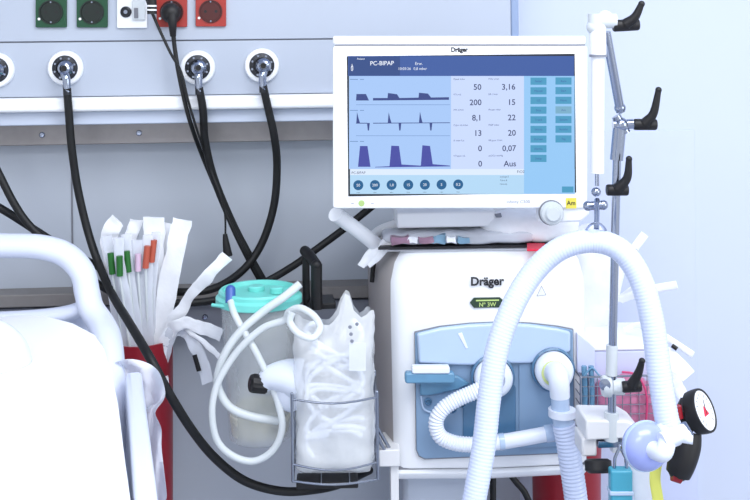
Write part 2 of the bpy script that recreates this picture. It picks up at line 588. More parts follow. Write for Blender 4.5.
# ------------------------------------------------------------------ gas outlets and hoses
def gas_outlet(px, py, label):
    q = SK.at(px, py, D)
    k = 1.93 / F_PX
    t = thing('gas_outlet', label, 'gas outlet', q - Vector((0, 0, 18 * k)))
    n = -SK.v
    b = nb(); lathe(b, [(17 * k, 0.0002), (17 * k, .006), (15.8 * k, .009), (12.4 * k, .009), (12.0 * k, .004), (.0001, .004)], q, n, 40)
    obj('collar', b, M['white'], t)
    b = nb(); lathe(b, [(12 * k, .004), (12 * k, .010), (8 * k, .012), (7.6 * k, .007), (.0001, .007)], q, n, 36)
    obj('socket_ring', b, M['gunmetal'], t)
    for a in range(0, 360, 45):
        b = nb(); c = q + (SK.u * math.cos(R(a + 20)) + Vector((0, 0, 1)) * math.sin(R(a + 20))) * 10 * k
        cyl(b, c + n * .010, c + n * .0125, 1.1 * k, 8)
        obj('lock_pin', b, M['chrome'], t)


def gas_probe(px, py):
    """chrome connector and start of the hose; returns meshes list"""
    q = SK.at(px, py, D) + SK.u * .0035
    k = 1.93 / F_PX
    n = -SK.v
    a = nb(); lathe(a, [(7.4 * k, .007), (7.4 * k, .020), (5.2 * k, .024), (5.6 * k, .036), (3.6 * k, .038), (3.2 * k, .031), (.0001, .031)], q, n, 28)
    return q, a, n


HOSES = []


def gas_hose(px, py, pts, label, name='gas_hose'):
    q, a, n = gas_probe(px, py)
    t = thing(name, label, 'hose', q + n * .03)
    obj('probe', a, M['chrome'], t)
    b = nb(); cyl(b, q + n * .0312, q + n * .0335, .0052, 16); obj('probe_opening', b, M['black'], t)  # black disc paints the shade inside the probe's open centre
    b = nb(); sweep(b, [q + n * .026 + Vector((0, 0, -.010)), SK.at(px + .5, py + 12, D - .03), SK.at(px + 1, py + 24, D - .03)], lambda s: .0075 - .001 * s, 16)
    obj('elbow', b, M['chrome'], t)
    b = nb(); sweep(b, [SK.at(px + .6, py + 17, D - .03), SK.at(px + 1, py + 27, D - .03)], .0066, 16, n=1)
    obj('ferrule', b, M['gunmetal'], t)
    b = nb(); sweep(b, [SK.at(px + 1, py + 20, D - .03)] + [SK.at(x, y, d) for x, y, d in pts], .0072, 14)
    obj('hose_line', b, M['rubber'], t)


gas_outlet(-3, 70, 'gas outlet cut off by the left edge of the frame')
gas_outlet(66, 68, 'gas outlet nearest above the bed, feeding the hose that runs down past the red bin')
gas_outlet(198, 67.5, 'gas outlet just below the plugged orange-red socket')
gas_outlet(262, 65.5, 'rightmost gas outlet, close to the monitor')
q, a, n = gas_probe(-3, 70)
t = thing('gas_probe', 'chrome gas probe in the outlet at the left edge of the frame', 'gas probe', q)
obj('connector', a, M['chrome'], t)
gas_hose(66, 68, [(69, 115, -.15), (72, 150, -.14), (79, 195, -.13), (92, 245, -.14), (110, 290, -.2), (130, 324, -.33), (150, 358, -.42), (170, 395, -.42), (192, 430, -.38), (215, 458, -.33), (245, 481, -.30), (280, 491, -.28), (312, 490, -.25), (340, 484, -.2), (370, 470, -.12)], 'long black gas hose crossing in front of the red catheter bin')
gas_hose(198, 67.5, [(203, 110, -.15), (205, 140, -.13), (214, 178, -.11), (232, 222, -.1), (250, 257, -.1), (264, 282, -.1), (290, 330, -.09), (310, 400, -.08)], 'black gas hose hanging straight down behind the teal canister lid')
gas_hose(262, 65.5, [(268, 108, -.15), (274, 135, -.14), (277, 165, -.12), (274, 205, -.11), (262, 243, -.11), (243, 270, -.12), (215, 288, -.12), (185, 292, -.12), (150, 288, -.11), (110, 272, -.12), (70, 252, -.13), (35, 230, -.14), (0, 208, -.15), (-60, 175, -.16)], 'black gas hose from the rightmost outlet curving left behind the catheters')
b = nb(); sweep(b, [SK.at(x, y, d) for x, y, d in [(-40, 90, -.17), (-18, 140, -.17), (-2, 172, -.17), (15, 205, -.17), (32, 228, -.17), (60, 252, -.17), (95, 282, -.16), (130, 299, -.16), (175, 303, -.15), (215, 300, -.14), (255, 287, -.13), (290, 268, -.13), (318, 248, -.13), (345, 228, -.12), (380, 200, -.12)]], .0068, 14)
tag(obj('gas_hose', b, M['rubber']), 'black hose entering at the left edge and rising behind the monitor', 'hose')

# ------------------------------------------------------------------ bed
ZB = 1.10
mo = [(-40, 326), (-5, 316), (20, 313), (45, 313.5), (75, 321), (97, 332), (106, 345), (112, 365), (118, 392), (124, 440), (131, 490), (137, 560)]
top = [onz(x, y, ZB) for x, y in mo]
t = thing('hospital_bed', 'white hospital bed with rounded headboard, lower left corner', 'bed', (-0.55, 0.7, 0))
ol = [Vector((-1.15, 1.36, ZB))] + top + [Vector((-0.30 + .12, 0.10, ZB)), Vector((-0.22, -0.3, ZB)), Vector((-1.0, -0.5, ZB))]
cen = sum(ol, Vector()) / len(ol)
b = nb()
TH = 0.14
rings = []
for dz, inset in ((0, .012), (-.004, .005), (-.014, 0), (-TH + .014, 0), (-TH, .012)):
    rings.append([b.verts.new(p + (cen - p).normalized() * inset + Vector((0, 0, dz))) for p in ol])
for A, B in zip(rings, rings[1:]):
    for i in range(len(ol)):
        b.faces.new((A[i], A[(i + 1) % len(ol)], B[(i + 1) % len(ol)], B[i]))
b.faces.new(rings[0][::-1]); b.faces.new(rings[-1])
obj('mattress', b, M['sheet'], t)
b = nb()
hexa(b, [(-1.05, -.4, .86), (-.28, -.25, .86), (-.42, 1.35, .86), (-1.05, 1.35, .86), (-1.05, -.4, .955), (-.28, -.25, .955), (-.42, 1.35, .955), (-1.05, 1.35, .955)])
obj('frame', b, M['bed'], t, bevel=.01)
b = nb()
hexa(b, [(-.9, .1, .25), (-.5, .1, .25), (-.5, 1.0, .25), (-.9, 1.0, .25), (-.85, .2, .86), (-.5, .2, .86), (-.5, .9, .86), (-.85, .9, .86)])
hexa(b, [(-1.0, -.1, .12), (-.45, -.1, .12), (-.45, 1.15, .12), (-1.0, 1.15, .12), (-1.0, -.1, .25), (-.45, -.1, .25), (-.45, 1.15, .25), (-1.0, 1.15, .25)])
obj('base', b, M['bed'], t, bevel=.01)
for x in (-.95, -.5):
    for y in (-.02, 1.07):
        b = nb(); cyl(b, (x - .015, y, .06), (x + .015, y, .06), .06, 20)
        hexa(b, [(x - .02, y - .02, .06), (x + .02, y - .02, .06), (x + .02, y + .02, .06), (x - .02, y + .02, .06), (x - .02, y - .02, .125), (x + .02, y - .02, .125), (x + .02, y + .02, .125), (x - .02, y + .02, .125)])
        obj('caster', b, M['black'], t)
# headboard: thick moulded hoop with a hand opening
b = nb()
hp = [(-180, 240, 1.60), (-90, 243, 1.60), (0, 245.5, 1.60), (40, 247, 1.60), (66, 255, 1.60), (82, 272, 1.59), (87, 292, 1.585), (91, 308, 1.575), (101, 324, 1.55), (108, 342, 1.50), (111, 370, 1.45), (113, 410, 1.42), (118, 520, 1.40)]
sweep(b, [P(*p) for p in hp], 1, 20, flat=(.0185, .022))
obj('headboard_hoop', b, M['bed'], t)
b = nb()
sweep(b, [P(-180, 324, 1.6), P(-60, 322, 1.6), P(20, 319, 1.6), P(60, 315, 1.595), P(80, 309, 1.59), P(90, 300, 1.585)], 1, 16, flat=(.012, .02))
obj('headboard_bar', b, M['bed'], t)
b = nb()
hb = Frame(0, 320, 1.615, 0)
fprism(b, hb, [(-180, 322), (20, 320), (70, 312), (92, 318), (106, 345), (110, 520), (-180, 520)], 0, .022)
obj('headboard_panel', b, M['bed'], t, bevel=.004)

# side rail of the bed with film on it
t = thing('bed_side_rail', 'white upright bed side rail along the right edge of the mattress', 'side rail', onz(145, 420, .80))
zt = 1.055
A = [onz(x, y, zt) for x, y in ((125, 372), (142, 370), (161, 520), (136, 520))]
b = nb()
hexa(b, [p + Vector((0, 0, -.22)) for p in (A[0], A[1], A[2], A[3])] + A)
obj('panel', b, M['bed'], t, bevel=.007, seg=3)
b = nb()
a0 = (A[0] + A[3]) / 2
hexa(b, [Vector((a0.x - .06, a0.y - .05, .87)), Vector((a0.x + .01, a0.y - .05, .87)), Vector((a0.x + .01, a0.y + .05, .87)), Vector((a0.x - .06, a0.y + .05, .87)),
         Vector((a0.x - .06, a0.y - .05, .90)), Vector((a0.x + .01, a0.y - .05, .90)), Vector((a0.x + .01, a0.y + .05, .90)), Vector((a0.x - .06, a0.y + .05, .90))])
obj('bracket', b, M['bed'], t, bevel=.003)

b = nb()
G = Frame(146, 400, 1.44, 0)
pts = [(118, 364), (130, 361), (145, 362), (155, 368), (166, 380), (169, 393), (162, 404), (157, 415), (160, 428), (158, 442), (163, 460), (159, 480), (163, 505)]
prev = None
rows = []
for i, (x, y) in enumerate(pts):
    row = []
    for j in range(6):
        s = j / 5
        bx = 118 + (133 - 118) * min(1, i / 6) + i * 1.2
        by = 372 + i * 10
        x += random.uniform(-2, 2); y += random.uniform(-2, 2)
        px = bx + (x - bx) * s; py = by + (y - by) * s if i < 6 else y
        row.append(b.verts.new(G.at(px, py, .015 * math.sin(i * 1.7 + j * 2.1) + .02 - .02 * s + random.uniform(-.004, .004)) ))
    rows.append(row)
for A_, B_ in zip(rows, rows[1:]):
    for j in range(5):
        b.faces.new((A_[j], A_[j + 1], B_[j + 1], B_[j]))
o = obj('plastic_wrap', b, M['film'])
sm = o.modifiers.new('solid', 'SOLIDIFY'); sm.thickness = .0008
sm = o.modifiers.new('sub', 'SUBSURF'); sm.levels = sm.render_levels = 2
tag(o, 'crumpled clear plastic wrap on the bed side rail before the red bin', 'plastic wrap')

# crumpled white bundle on the bed at the frame's left edge
b = nb()
HB = Frame(0, 350, 1.32, 0)
g = bmesh.ops.create_uvsphere(b, u_segments=36, v_segments=18, radius=1)
c = onz(-18, 366, ZB)
for v in g['verts']:
    p = v.co.copy()
    v.co = c + Vector((p.x * .055, p.y * .05, (p.z if p.z > 0 else p.z * .05) * .055 + .002))
crumple(b, .010, 22, 3)
for v in b.verts: v.co.z = max(v.co.z, ZB + .0005)
tag(obj('folded_cloth', b, M['bed']), 'small crumpled white bundle lying on the bed at the left edge of the frame', 'cloth')

# ------------------------------------------------------------------ red catheter bin
BC = P(141, 338, 1.84)
k = 1.84 / F_PX
t = thing('catheter_bin', 'tall crimson tube bin full of catheter packages, fixed to the lower rail', 'bin', BC + Vector((0, 0, -.42)))
r = 31.5 * k
b = nb(); lathe(b, [(r * .9, -.42), (r * .92, -.419), (r, -.002), (r + .001, 0), (r - .003, 0), (r - .0035, -.004), (r * .86, -.41), (.0001, -.41)], BC, (0, 0, 1), 40)
obj('shell', b, M['crimson'], t)
b = nb(); q = BC + Vector((0, r - .004, -.05)); hexa(b, [q + Vector((-.02, 0, -.03)), q + Vector((.02, 0, -.03)), q + Vector((.02, .10, -.03)), q + Vector((-.02, .10, -.03)), q + Vector((-.02, 0, .03)), q + Vector((.02, 0, .03)), q + Vector((.02, .10, .03)), q + Vector((-.02, .10, .03))])
obj('rail_bracket', b, M['darksteel'], t, bevel=.002)
b = nb(); LBF = Frame(165, 382, 1.79, 18)
fprism(b, LBF, [(161, 381), (168.5, 377.5), (169, 385), (163, 387)], 0.0, .012)
obj('label_tag', b, M['paper'], t)

# catheter packages in the bin
random.seed(3)


def package(pts, w0, m, label, funnel=None, fm=None, grp='catheter packages in the crimson bin', wt=.0012, tip=None):
    base = pts[-1]
    if funnel or tip:
        t = thing('catheter_package', label, 'package', P(*base), grp)
        b = nb(); sweep(b, [P(*p) for p in pts], 1, 12, n=6, flat=(w0, wt)); crumple(b, .0015, 60, w0 * 1000)
        obj('wrapper', b, m, t)
        if funnel:
            b = nb(); sweep(b, [P(*p) for p in funnel], .0056, 14, n=4)
            obj('funnel', b, fm, t)
            (x0, y0, Y0), (x1, y1, Y1) = funnel[-1], pts[-1]
            b = nb(); sweep(b, [P(*funnel[-1]), P((x0 + x1) / 2, (y0 + y1) / 2, Y0 + (Y1 - Y0) * .5), P(*pts[-1])], .0022, 8, n=4)
            obj('catheter', b, M['tube'], t)
        if tip:
            b = nb(); sweep(b, [P(*p) for p in tip], 1, 10, n=3, flat=(.004, .0022))
            obj('printed_mark', b, M['black'], t)
        return t
    b = nb(); sweep(b, [P(*p) for p in pts], 1, 12, n=6, flat=(w0, wt)); crumple(b, .0045, 28, w0 * 1000); crumple(b, .0022, 75, w0 * 500)
    return tag(obj('catheter_package', b, m), label, 'package', grp)


package([(106, 236, 1.82), (112, 265, 1.82), (120, 300, 1.82), (127, 345, 1.82), (131, 400, 1.83)], .009, M['film'], 'catheter in clear film with the leftmost of three green funnels', [(110.5, 253, 1.812), (112.5, 274, 1.812)], M['greencath'])
package([(118, 238, 1.81), (120, 265, 1.81), (126, 300, 1.81), (134, 345, 1.815), (137, 400, 1.82)], .009, M['film'], 'catheter in clear film with the middle and lowest of three green funnels', [(119.5, 256, 1.803), (119.8, 276, 1.803)], M['greencath'])
package([(126, 234, 1.825), (128, 265, 1.825), (133, 300, 1.825), (139, 345, 1.825), (142, 400, 1.83)], .009, M['film'], 'catheter in clear film with the rightmost of three green funnels', [(126.5, 251, 1.817), (128.5, 272, 1.817)], M['greencath'])
package([(137, 240, 1.83), (139, 265, 1.83), (140, 300, 1.83), (145, 345, 1.83), (146, 400, 1.84)], .010, M['film'], 'catheter in clear film with a pale pink funnel', [(138, 254, 1.822), (138, 271, 1.822)], M['pinkcath'])
package([(148, 235, 1.83), (148, 262, 1.83), (147, 300, 1.83), (149, 345, 1.83), (150, 400, 1.84)], .009, M['film'], 'catheter in clear film with the first rust-red funnel', [(147.5, 246, 1.822), (145.5, 268, 1.822)], M['redcath'])
package([(156, 232, 1.84), (154, 262, 1.84), (151, 300, 1.84), (152, 345, 1.84), (153, 400, 1.85)], .008, M['film'], 'catheter in clear film with a thin rust-red funnel beside the paper packages', [(154, 240, 1.832), (151.5, 262, 1.832)], M['redcath'])
package([(118, 221, 1.85), (110, 231, 1.85), (110, 245, 1.855), (115, 285, 1.86), (124, 345, 1.86), (131, 400, 1.865)], .0155, M['paper'], 'white wrapper with a torn corner bent over at the left of the bin')
package([(136, 219, 1.865), (133, 230, 1.865), (131, 250, 1.865), (133, 300, 1.86), (136, 345, 1.86), (138, 400, 1.865)], .011, M['paper'], 'narrow white wrapper with a pointed top behind the green funnels')
package([(154, 216, 1.85), (153, 250, 1.85), (151, 300, 1.85), (149, 345, 1.85), (148, 400, 1.855)], .0175, M['paper'], 'wide white package with a square top standing highest in the bin')
package([(164, 223, 1.86), (162, 260, 1.86), (158, 300, 1.86), (154, 345, 1.86), (152, 400, 1.865)], .017, M['paper'], 'white package partly hidden behind the square-topped one')
package([(182, 219, 1.84), (176, 250, 1.84), (168, 290, 1.84), (161, 330, 1.84), (156, 380, 1.845)], .0165, M['paper'], 'white package leaning right with a slanted top')
package([(171, 232, 1.87), (168, 260, 1.87), (163, 300, 1.87), (158, 345, 1.87), (155, 400, 1.87)], .017, M['film'], 'clear film package standing between two white packages')
package([(124, 236, 1.875), (130, 300, 1.87), (139, 340, 1.87), (142, 400, 1.87)], .026, M['film'], 'wide clear film package behind the green funnels')
package([(227, 256, 1.79), (215, 268, 1.79), (199, 286, 1.80), (186, 303, 1.81), (171, 325, 1.82), (160, 365, 1.82)], .0105, M['paper'], 'long white package leaning far right out of the bin below the small black plug')
package([(222, 337, 1.76), (207, 329, 1.77), (195, 325, 1.78), (183, 322, 1.79), (172, 330, 1.80), (163, 345, 1.81), (158, 375, 1.82)], .0105, M['paper'], 'white strip bent sideways over the bin rim towards the canister')
package([(226, 364, 1.74), (210, 348, 1.76), (195, 334, 1.78), (181, 328, 1.80), (168, 334, 1.815), (160, 365, 1.82)], .0045, M['paper'], 'thin white strip arching over the bin rim and down behind the clear tubing')
package([(208, 383, 1.77), (202, 360, 1.775), (194, 345, 1.78), (186, 332, 1.80), (172, 332, 1.80), (162, 362, 1.82)], .0105, M['film'], 'drooping film package with a small black mark hanging beside the bin', tip=[(194.5, 355, 1.765), (196.5, 362, 1.765), (199, 371, 1.765)])

# ------------------------------------------------------------------ suction canister
CC = P(259, 298, 1.74)
k = 1.74 / F_PX
t = thing('suction_canister', 'clear suction canister with teal lid between the bin and the tubing bag', 'canister', CC + Vector((0, 0, -.25)))
b = nb(); lathe(b, [(27 * k, -.232), (31 * k, -.227), (38 * k, -.01), (39 * k, 0), (37.5 * k, 0), (36.5 * k, -.012), (29 * k, -.223), (.0001, -.223)], CC, (0, 0, 1), 44)
obj('jar', b, M['canister'], t)
b = nb(); lathe(b, [(41 * k, -.008), (43 * k, -.006), (43 * k, .004), (40 * k, .008), (40 * k, .013), (38.5 * k, .016), (36 * k, .016), (35 * k, .009), (.0001, .010)], CC, (0, 0, 1), 48)
obj('lid', b, M['teal'], t)
b = nb(); q = CC + Vector((-.006, .012, .0102)); lathe(b, [(.014, 0), (.014, .006), (.012, .008), (.0001, .008)], q, (0, 0, 1), 24)
q = CC + Vector((.03, -.008, .0102)); lathe(b, [(.011, 0), (.011, .008), (.009, .010), (.0001, .010)], q, (0, 0, 1), 24)
obj('lid_port', b, M['teal'], t)
b = nb(); q = P(222, 306, 1.70); sweep(b, [P(212, 305, 1.70), P(228, 307, 1.69)], .003, 8, n=1); obj('lid_tab', b, M['teal'], t)
b = nb(); q = P(231, 300, 1.695); cyl(b, P(230.5, 290, 1.70), P(230.5, 303, 1.69), .0082, 20)
ball(b, P(230.5, 290, 1.70), .0082)
obj('blue_port', b, M['bluecap'], t)
b = nb(); lathe(b, [(27 * k, -.2215), (28 * k, -.218), (30.5 * k, -.188), (24 * k, -.176), (.0001, -.180)], CC, (0, 0, 1), 32); crumple(b, .003, 60)
obj('foam_residue', b, M['foam'], t)
b = nb(); q = CC + Vector((0, 39 * k, -.06)); 
hexa(b, [q + Vector((-.02, -.004, -.03)), q + Vector((.02, -.004, -.03)), q + Vector((.02, .17, -.03)), q + Vector((-.02, .17, -.03)), q + Vector((-.02, -.004, .02)), q + Vector((.02, -.004, .02)), q + Vector((.02, .17, .02)), q + Vector((-.02, .17, .02))])
obj('rail_bracket', b, M['darksteel'], t, bevel=.002)

b = nb()
sweep(b, [P(*p) for p in [(230.5, 301, 1.685), (235, 315, 1.67), (245, 333, 1.655), (256, 352, 1.645), (268, 377, 1.64), (278, 403, 1.635), (282, 428, 1.63), (273, 450, 1.63), (254, 461, 1.63), (233, 456, 1.63), (217, 440, 1.63), (212, 412, 1.63), (217, 385, 1.635), (231, 360, 1.64), (247, 341, 1.64), (265, 327, 1.64), (284, 320, 1.635), (289, 312, 1.625), (300, 308, 1.615), (314, 316, 1.605), (320, 328, 1.60), (312, 338, 1.59), (298, 333, 1.585), (290, 322, 1.59), (292, 313, 1.59)]], .0055, 12)
tag(obj('suction_tube', b, M['tube']), 'clear suction tube from the blue lid port looping low and up over the bag', 'tube')
b = nb()
sweep(b, [P(*p) for p in [(300, 284, 1.68), (284, 297, 1.67), (264, 311, 1.665), (241, 331, 1.655), (226, 352, 1.65), (218, 374, 1.65), (219, 390, 1.65), (230, 407, 1.65), (250, 416, 1.65), (278, 421, 1.66)]], .0066, 12)
tag(obj('suction_tube', b, M['tube']), 'wider clear tube running diagonally across the canister lid and round to the right', 'tube')

# white fitting with black knob beside the canister
t = thing('vacuum_regulator', 'white rounded fitting with a black ribbed knob between canister and bag', 'regulator', P(275, 425, 1.645))
b = nb(); sweep(b, [P(262, 384, 1.645), P(272, 378, 1.645), P(286, 377, 1.645), P(300, 380, 1.645)], lambda s: .014 + .020 * s, 24)
ball(b, P(290, 388, 1.645), .030, (.8, .7, 1.25)); cyl(b, P(292, 384, 1.645), P(292, 384, 1.645) + Vector((0, .05, 0)), .02)
obj('housing', b, M['port'], t)
b = nb()
q = P(266, 384.5, 1.645); ax = (P(250, 383, 1.635) - q)
seg = 40
lathe(b, [(.0145, 0), (.0145, ax.length * .8), (.013, ax.length * .95), (.0105, ax.length), (.0001, ax.length)], q, ax, 48)
for i_, v in enumerate(b.verts):
    if i_ % 4 < 2 and (v.co - q).dot(ax) / ax.length < ax.length * .9:
        w_ = (v.co - q); w_ -= ax * (w_.dot(ax) / ax.dot(ax)); v.co -= w_ * .09
obj('knob', b, M['black'], t)
b = nb(); q2 = q + ax * 1.005; lathe(b, [(.006, 0), (.006, .001), (.0001, .001)], q2, ax, 16); obj('knob_cap', b, M['gunmetal'], t)

# black crank handle
t = thing('crank_handle', 'black angular lever handle rising behind the tubing bag', 'handle', P(322, 310, 1.80))
HF = Frame(318, 280, 1.80, 0)
b = nb()
sweep(b, [P(306, 251, 1.82), P(306, 280, 1.82), P(307, 307, 1.82)], .0065, 14, n=2)
obj('rear_post', b, M['black'], t)
b = nb(); sweep(b, [P(305, 251, 1.82), P(310, 256, 1.80), P(317, 266, 1.77)], .0092, 14, n=4); ball(b, P(305, 251, 1.82), .0092)
obj('grip', b, M['black'], t)
b = nb(); sweep(b, [P(316.5, 264, 1.77), P(316.5, 290, 1.77), P(317, 309, 1.77)], 1, 14, n=2, flat=(.0095, .008)); ball(b, P(316.5, 265, 1.77), .009)
obj('front_post', b, M['black'], t)
b = nb(); hexa(b, [P(307, 310, 1.78), P(336, 309, 1.78), P(333, 299, 1.86), P(311, 300, 1.86)][::1] + [P(307, 304, 1.78), P(336, 303, 1.78), P(333, 294, 1.86), P(311, 295, 1.86)])
obj('base_plate', b, M['black'], t, bevel=.002)

# ------------------------------------------------------------------ wire basket and tubing bag
BK = Frame(333, 430, 1.60, 2)
t = thing('wire_basket', 'chrome wire basket on the left of the ventilator holding a tubing bag', 'basket', BK.at(334, 482, .05))


def loop(bm, pts, r=.0018, closed=True):
    pts = pts + [pts[0]] if closed else pts
    for a_, b_ in zip(pts, pts[1:]):
        cyl(bm, a_, b_, r, 8)
    for p in pts:
        ball(bm, p, r, seg=8, rings=6)


xa, za = BK.L(292, 403); xb, _ = BK.L(377, 396)
zr = BK.L(334, 398)[1]; zm = BK.L(334, 463)[1]; zl = BK.L(334, 480)[1]
dp = .10
b = nb()


def arcfront(z, sag, d=0):
    return [BK.W(xa + (xb - xa) * i / 8, d - .012 * math.sin(math.pi * i / 8), z - sag * math.sin(math.pi * i / 8)) for i in range(9)]


for z, sag in ((zr, .004), (zm, .006)):
    b = nb(); loop(b, arcfront(z, sag) + [BK.W(xb, dp, z), BK.W(xa, dp, z)])
    obj('hoop', b, M['wire'], t)
b = nb()
loop(b, arcfront(zl, .002) + [BK.W(xb, dp, zl), BK.W(xa, dp, zl)])
for i in range(1, 3):
    x = xa + (xb - xa) * i / 3
    loop(b, [BK.W(x, 0 - .01, zl), BK.W(x, dp, zl)], .0012, False)
obj('bottom_grid', b, M['wire'], t)
for x, y in ((xa, 0), (xb, 0), (xa, dp), (xb, dp)):
    b = nb(); loop(b, [BK.W(x, y, zr + .008), BK.W(x, y, zl)], .0024, False)
    obj('upright_wire', b, M['wire'], t)
b = nb(); lbox(b, BK, xa + .005, xb - .03, .0, dp * .4, zl - .014, zl - .004)
obj('bottom_clip', b, M['black'], t, bevel=.002)

# coiled tubing inside the bag
t = thing('coiled_breathing_tubes', 'coils of white tubing seen through the clear bag in the wire basket', 'tubing', BK.W((xa + xb) / 2, .05, zl + .004))
random.seed(11)
for j in range(16):
    pts = []
    w_ = random.uniform(-1.1, 1.1)
    for i in range(7):
        a = (i / 6 - .5) * random.choice((3.4, 3.9)) + w_
        pts.append(BK.W((xa + xb) / 2 + .044 * math.sin(a * 1.1 + j * 1.9), .026 + .003 * (j % 8) + .006 * math.cos(a), zl + .035 + (j % 8) * .019 + .045 * (i / 6) + .020 * math.cos(a + j * 2.4)))
    b = nb(); sweep(b, pts, .0042, 10, n=6)
    obj('tube', b, M['port'], t)

b = nb()
ztop = BK.L(334, 324)[1]; zb0 = zl + .004
NZ, NS = 30, 64
rings = []
for i in range(NZ + 1):
    f = i / NZ
    z = zb0 + (ztop - zb0) * f
    kx = 1 - .10 * (1 - min(1, f / .06)) ** 2
    ky = (1 - .35 * (1 - min(1, f / .06)) ** 2) * (1 - .55 * max(0, (f - .8) / .2))
    ring = []
    for q_ in range(NS):
        a = 2 * math.pi * q_ / NS
        ca, sa = math.cos(a), math.sin(a)
        m_ = (abs(ca) ** 5 + abs(sa) ** 5) ** -.2
        x = (xa + xb) / 2 + (xb - xa - .007) / 2 * ca * m_ * kx
        y = .044 + .042 * sa * m_ * ky
        s_ = (x - xa) / (xb - xa)
        pk = math.exp(-((s_ - .66) / .09) ** 2) * .040 + math.exp(-((s_ - .93) / .07) ** 2) * .014 + math.exp(-((s_ - .06) / .08) ** 2) * .010 - .010 * math.exp(-((s_ - .42) / .12) ** 2)
        ring.append(b.verts.new(BK.W(x, y, z + pk * max(0, (f - .75) / .25) ** 1.5)))
    rings.append(ring)
for A_, B_ in zip(rings, rings[1:]):
    for q_ in range(NS): b.faces.new((A_[q_], A_[(q_ + 1) % NS], B_[(q_ + 1) % NS], B_[q_]))
b.faces.new(rings[0][::-1])
crumple(b, .005, 26, 5); crumple(b, .0022, 75, 2)
t = thing('tubing_bag', 'crinkled clear plastic bag standing in the wire basket', 'bag', BK.W((xa + xb) / 2, .04, zl + .004))
obj('film', b, M['bag'], t)
b = nb(); fprism(b, BK, rrect(349, 343, 366, 371, 1), -.010, -.0085); obj('paper_label', b, M['film'], t, bevel=.0003); t.children[-1]['label'] = 'white label strip'
for x, y in ((350, 327), (351, 334), (357, 324), (352, 341)):
    b = nb(); c = BK.at(x, y, -.0105); lathe(b, [(.0028, 0), (.0028, .0008), (.0001, .001)], c, -BK.v, 12); obj('printed_dot', b, M['greyink'], t)

# ------------------------------------------------------------------ ventilator
V = VEN
vl, vr = V.L(394, 300)[0], V.L(586, 300)[0]
zt, zbot = V.L(480, 251)[1], V.L(480, 480)[1]
t = thing('ventilator', 'white intensive care ventilator with blue breathing-circuit panel', 'ventilator', V.W(.05, .15, -V.o.z))
VT = t
# housing: plan outline that widens to the back, vertical profile rounded at the top
zgap = V.L(480, 467)[1]
b = nb()
secs = [(zgap + .001, .000, 0), (zgap + .10, .0, .0), (zt - .09, .0, .0), (zt - .05, .002, -.001), (zt - .02, .006, -.004), (zt - .006, .014, -.008), (zt, .026, -.012)]
rings = []
for z, yin, xin in secs:
    f = (z - zbot) / (zt - zbot)
    l = vl - xin * 1.0 + .004 * (1 - f); r_ = vr + xin * 1.0
    sh = max(0, (z - (zt - .05)) / .05)
    ll = l + .012 * sh ** 2
    rr = r_ - .012 * sh ** 2
    pts = [(ll + .006, yin), (ll + .02, yin - .004), ((ll + rr) / 2, yin - .010), (rr - .02, yin - .004), (rr - .006, yin), (rr, yin + .006),
           (rr + .004 - .02 * sh, .10), (rr + .002 - .02 * sh, .27), (ll - .034 + .016 * sh, .27), (ll - .033 + .016 * sh, .12), (ll - .006, yin + .012)]
    rings.append([b.verts.new(V.W(x, y, z)) for x, y in pts])
for A_, B_ in zip(rings, rings[1:]):
    n_ = len(A_)
    for i in range(n_):
        f_ = b.faces.new((A_[i], A_[(i + 1) % n_], B_[(i + 1) % n_], B_[i]))
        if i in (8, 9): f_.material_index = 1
b.faces.new(rings[0][::-1]); b.faces.new(rings[-1])
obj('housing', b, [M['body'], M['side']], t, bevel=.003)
b = nb()
lbox(b, V, vl + .0, vr + .002, .0, .27, zbot + .01, zgap + .004)
obj('shadow_gap', b, M['groove'], t)
b = nb()
zs = [(zbot, .02), (zbot + .003, .006), (zbot + .009, -.002), (zgap - .004, -.006), (zgap - .001, -.002)]
rings = []
for z, yin in zs:
    rings.append([b.verts.new(V.W(x, y, z)) for x, y in [(vl + .004, yin), ((vl + vr) / 2, yin - .008), (vr - .004, yin), (vr, yin + .01), (vr, .27), (vl - .03, .27), (vl - .002, yin + .01)]])
for A_, B_ in zip(rings, rings[1:]):
    for i in range(7): b.faces.new((A_[i], A_[(i + 1) % 7], B_[(i + 1) % 7], B_[i]))
b.faces.new(rings[0][::-1]); b.faces.new(rings[-1])
obj('base_tray', b, M['body'], t, bevel=.002)

# blue front recess
d0 = -.0125
out = [(415, 333), (440, 327), (470, 323.5), (500, 322), (530, 323.5), (558, 327), (573, 330), (574, 400), (574, 448), (570, 453), (425, 459), (419, 456), (416.5, 450)]
b = nb(); fprism(b, V, [(x + (x - 497) * .006, y + (y - 392) * .008) for x, y in out], d0 + .0012, 0.01); obj('panel_edge', b, M['groove'], t)
b = nb(); fprism(b, V, out, d0 - .0, .01); obj('circuit_panel', b, M['blue'], t, bevel=.0015)
# bulging upper flap; its paler blue carries the light reflected off the door's top
b = nb()
up = [(417, 334), (440, 328.5), (470, 325), (500, 323.5), (530, 325), (558, 329), (571, 332), (571, 352), (560, 356), (530, 364), (508, 364), (482, 366), (450, 365.5), (419, 364)]
fprism(b, V, up, d0 - .009, d0, back=1.0)
obj('upper_flap', b, M['paleblue'], t, bevel=.008, seg=6)
b = nb(); fprism(b, V, [(458, 334), (462, 333), (468, 348), (466, 349)], d0 - .0105, d0 - .007, back=1.05); obj('flap_ridge', b, M['port'], t, bevel=.0008)
b = nb(); fprism(b, V, rrect(463, 384, 516, 442, 5), d0 - .002, d0); obj('valve_cover', b, M['deepblue'], t, bevel=.001)
b = nb(); fprism(b, V, [(519, 364), (570, 358), (571, 446), (519, 449)], d0 - .003, d0); obj('sensor_cover', b, M['blue'], t, bevel=.0015)
b = nb(); fprism(b, V, [(420, 376), (458, 376), (470, 384), (458, 390), (430, 396), (420, 396)], d0 - .006, d0); obj('trap_latch', b, M['clipblue'], t, bevel=.003)
b = nb()
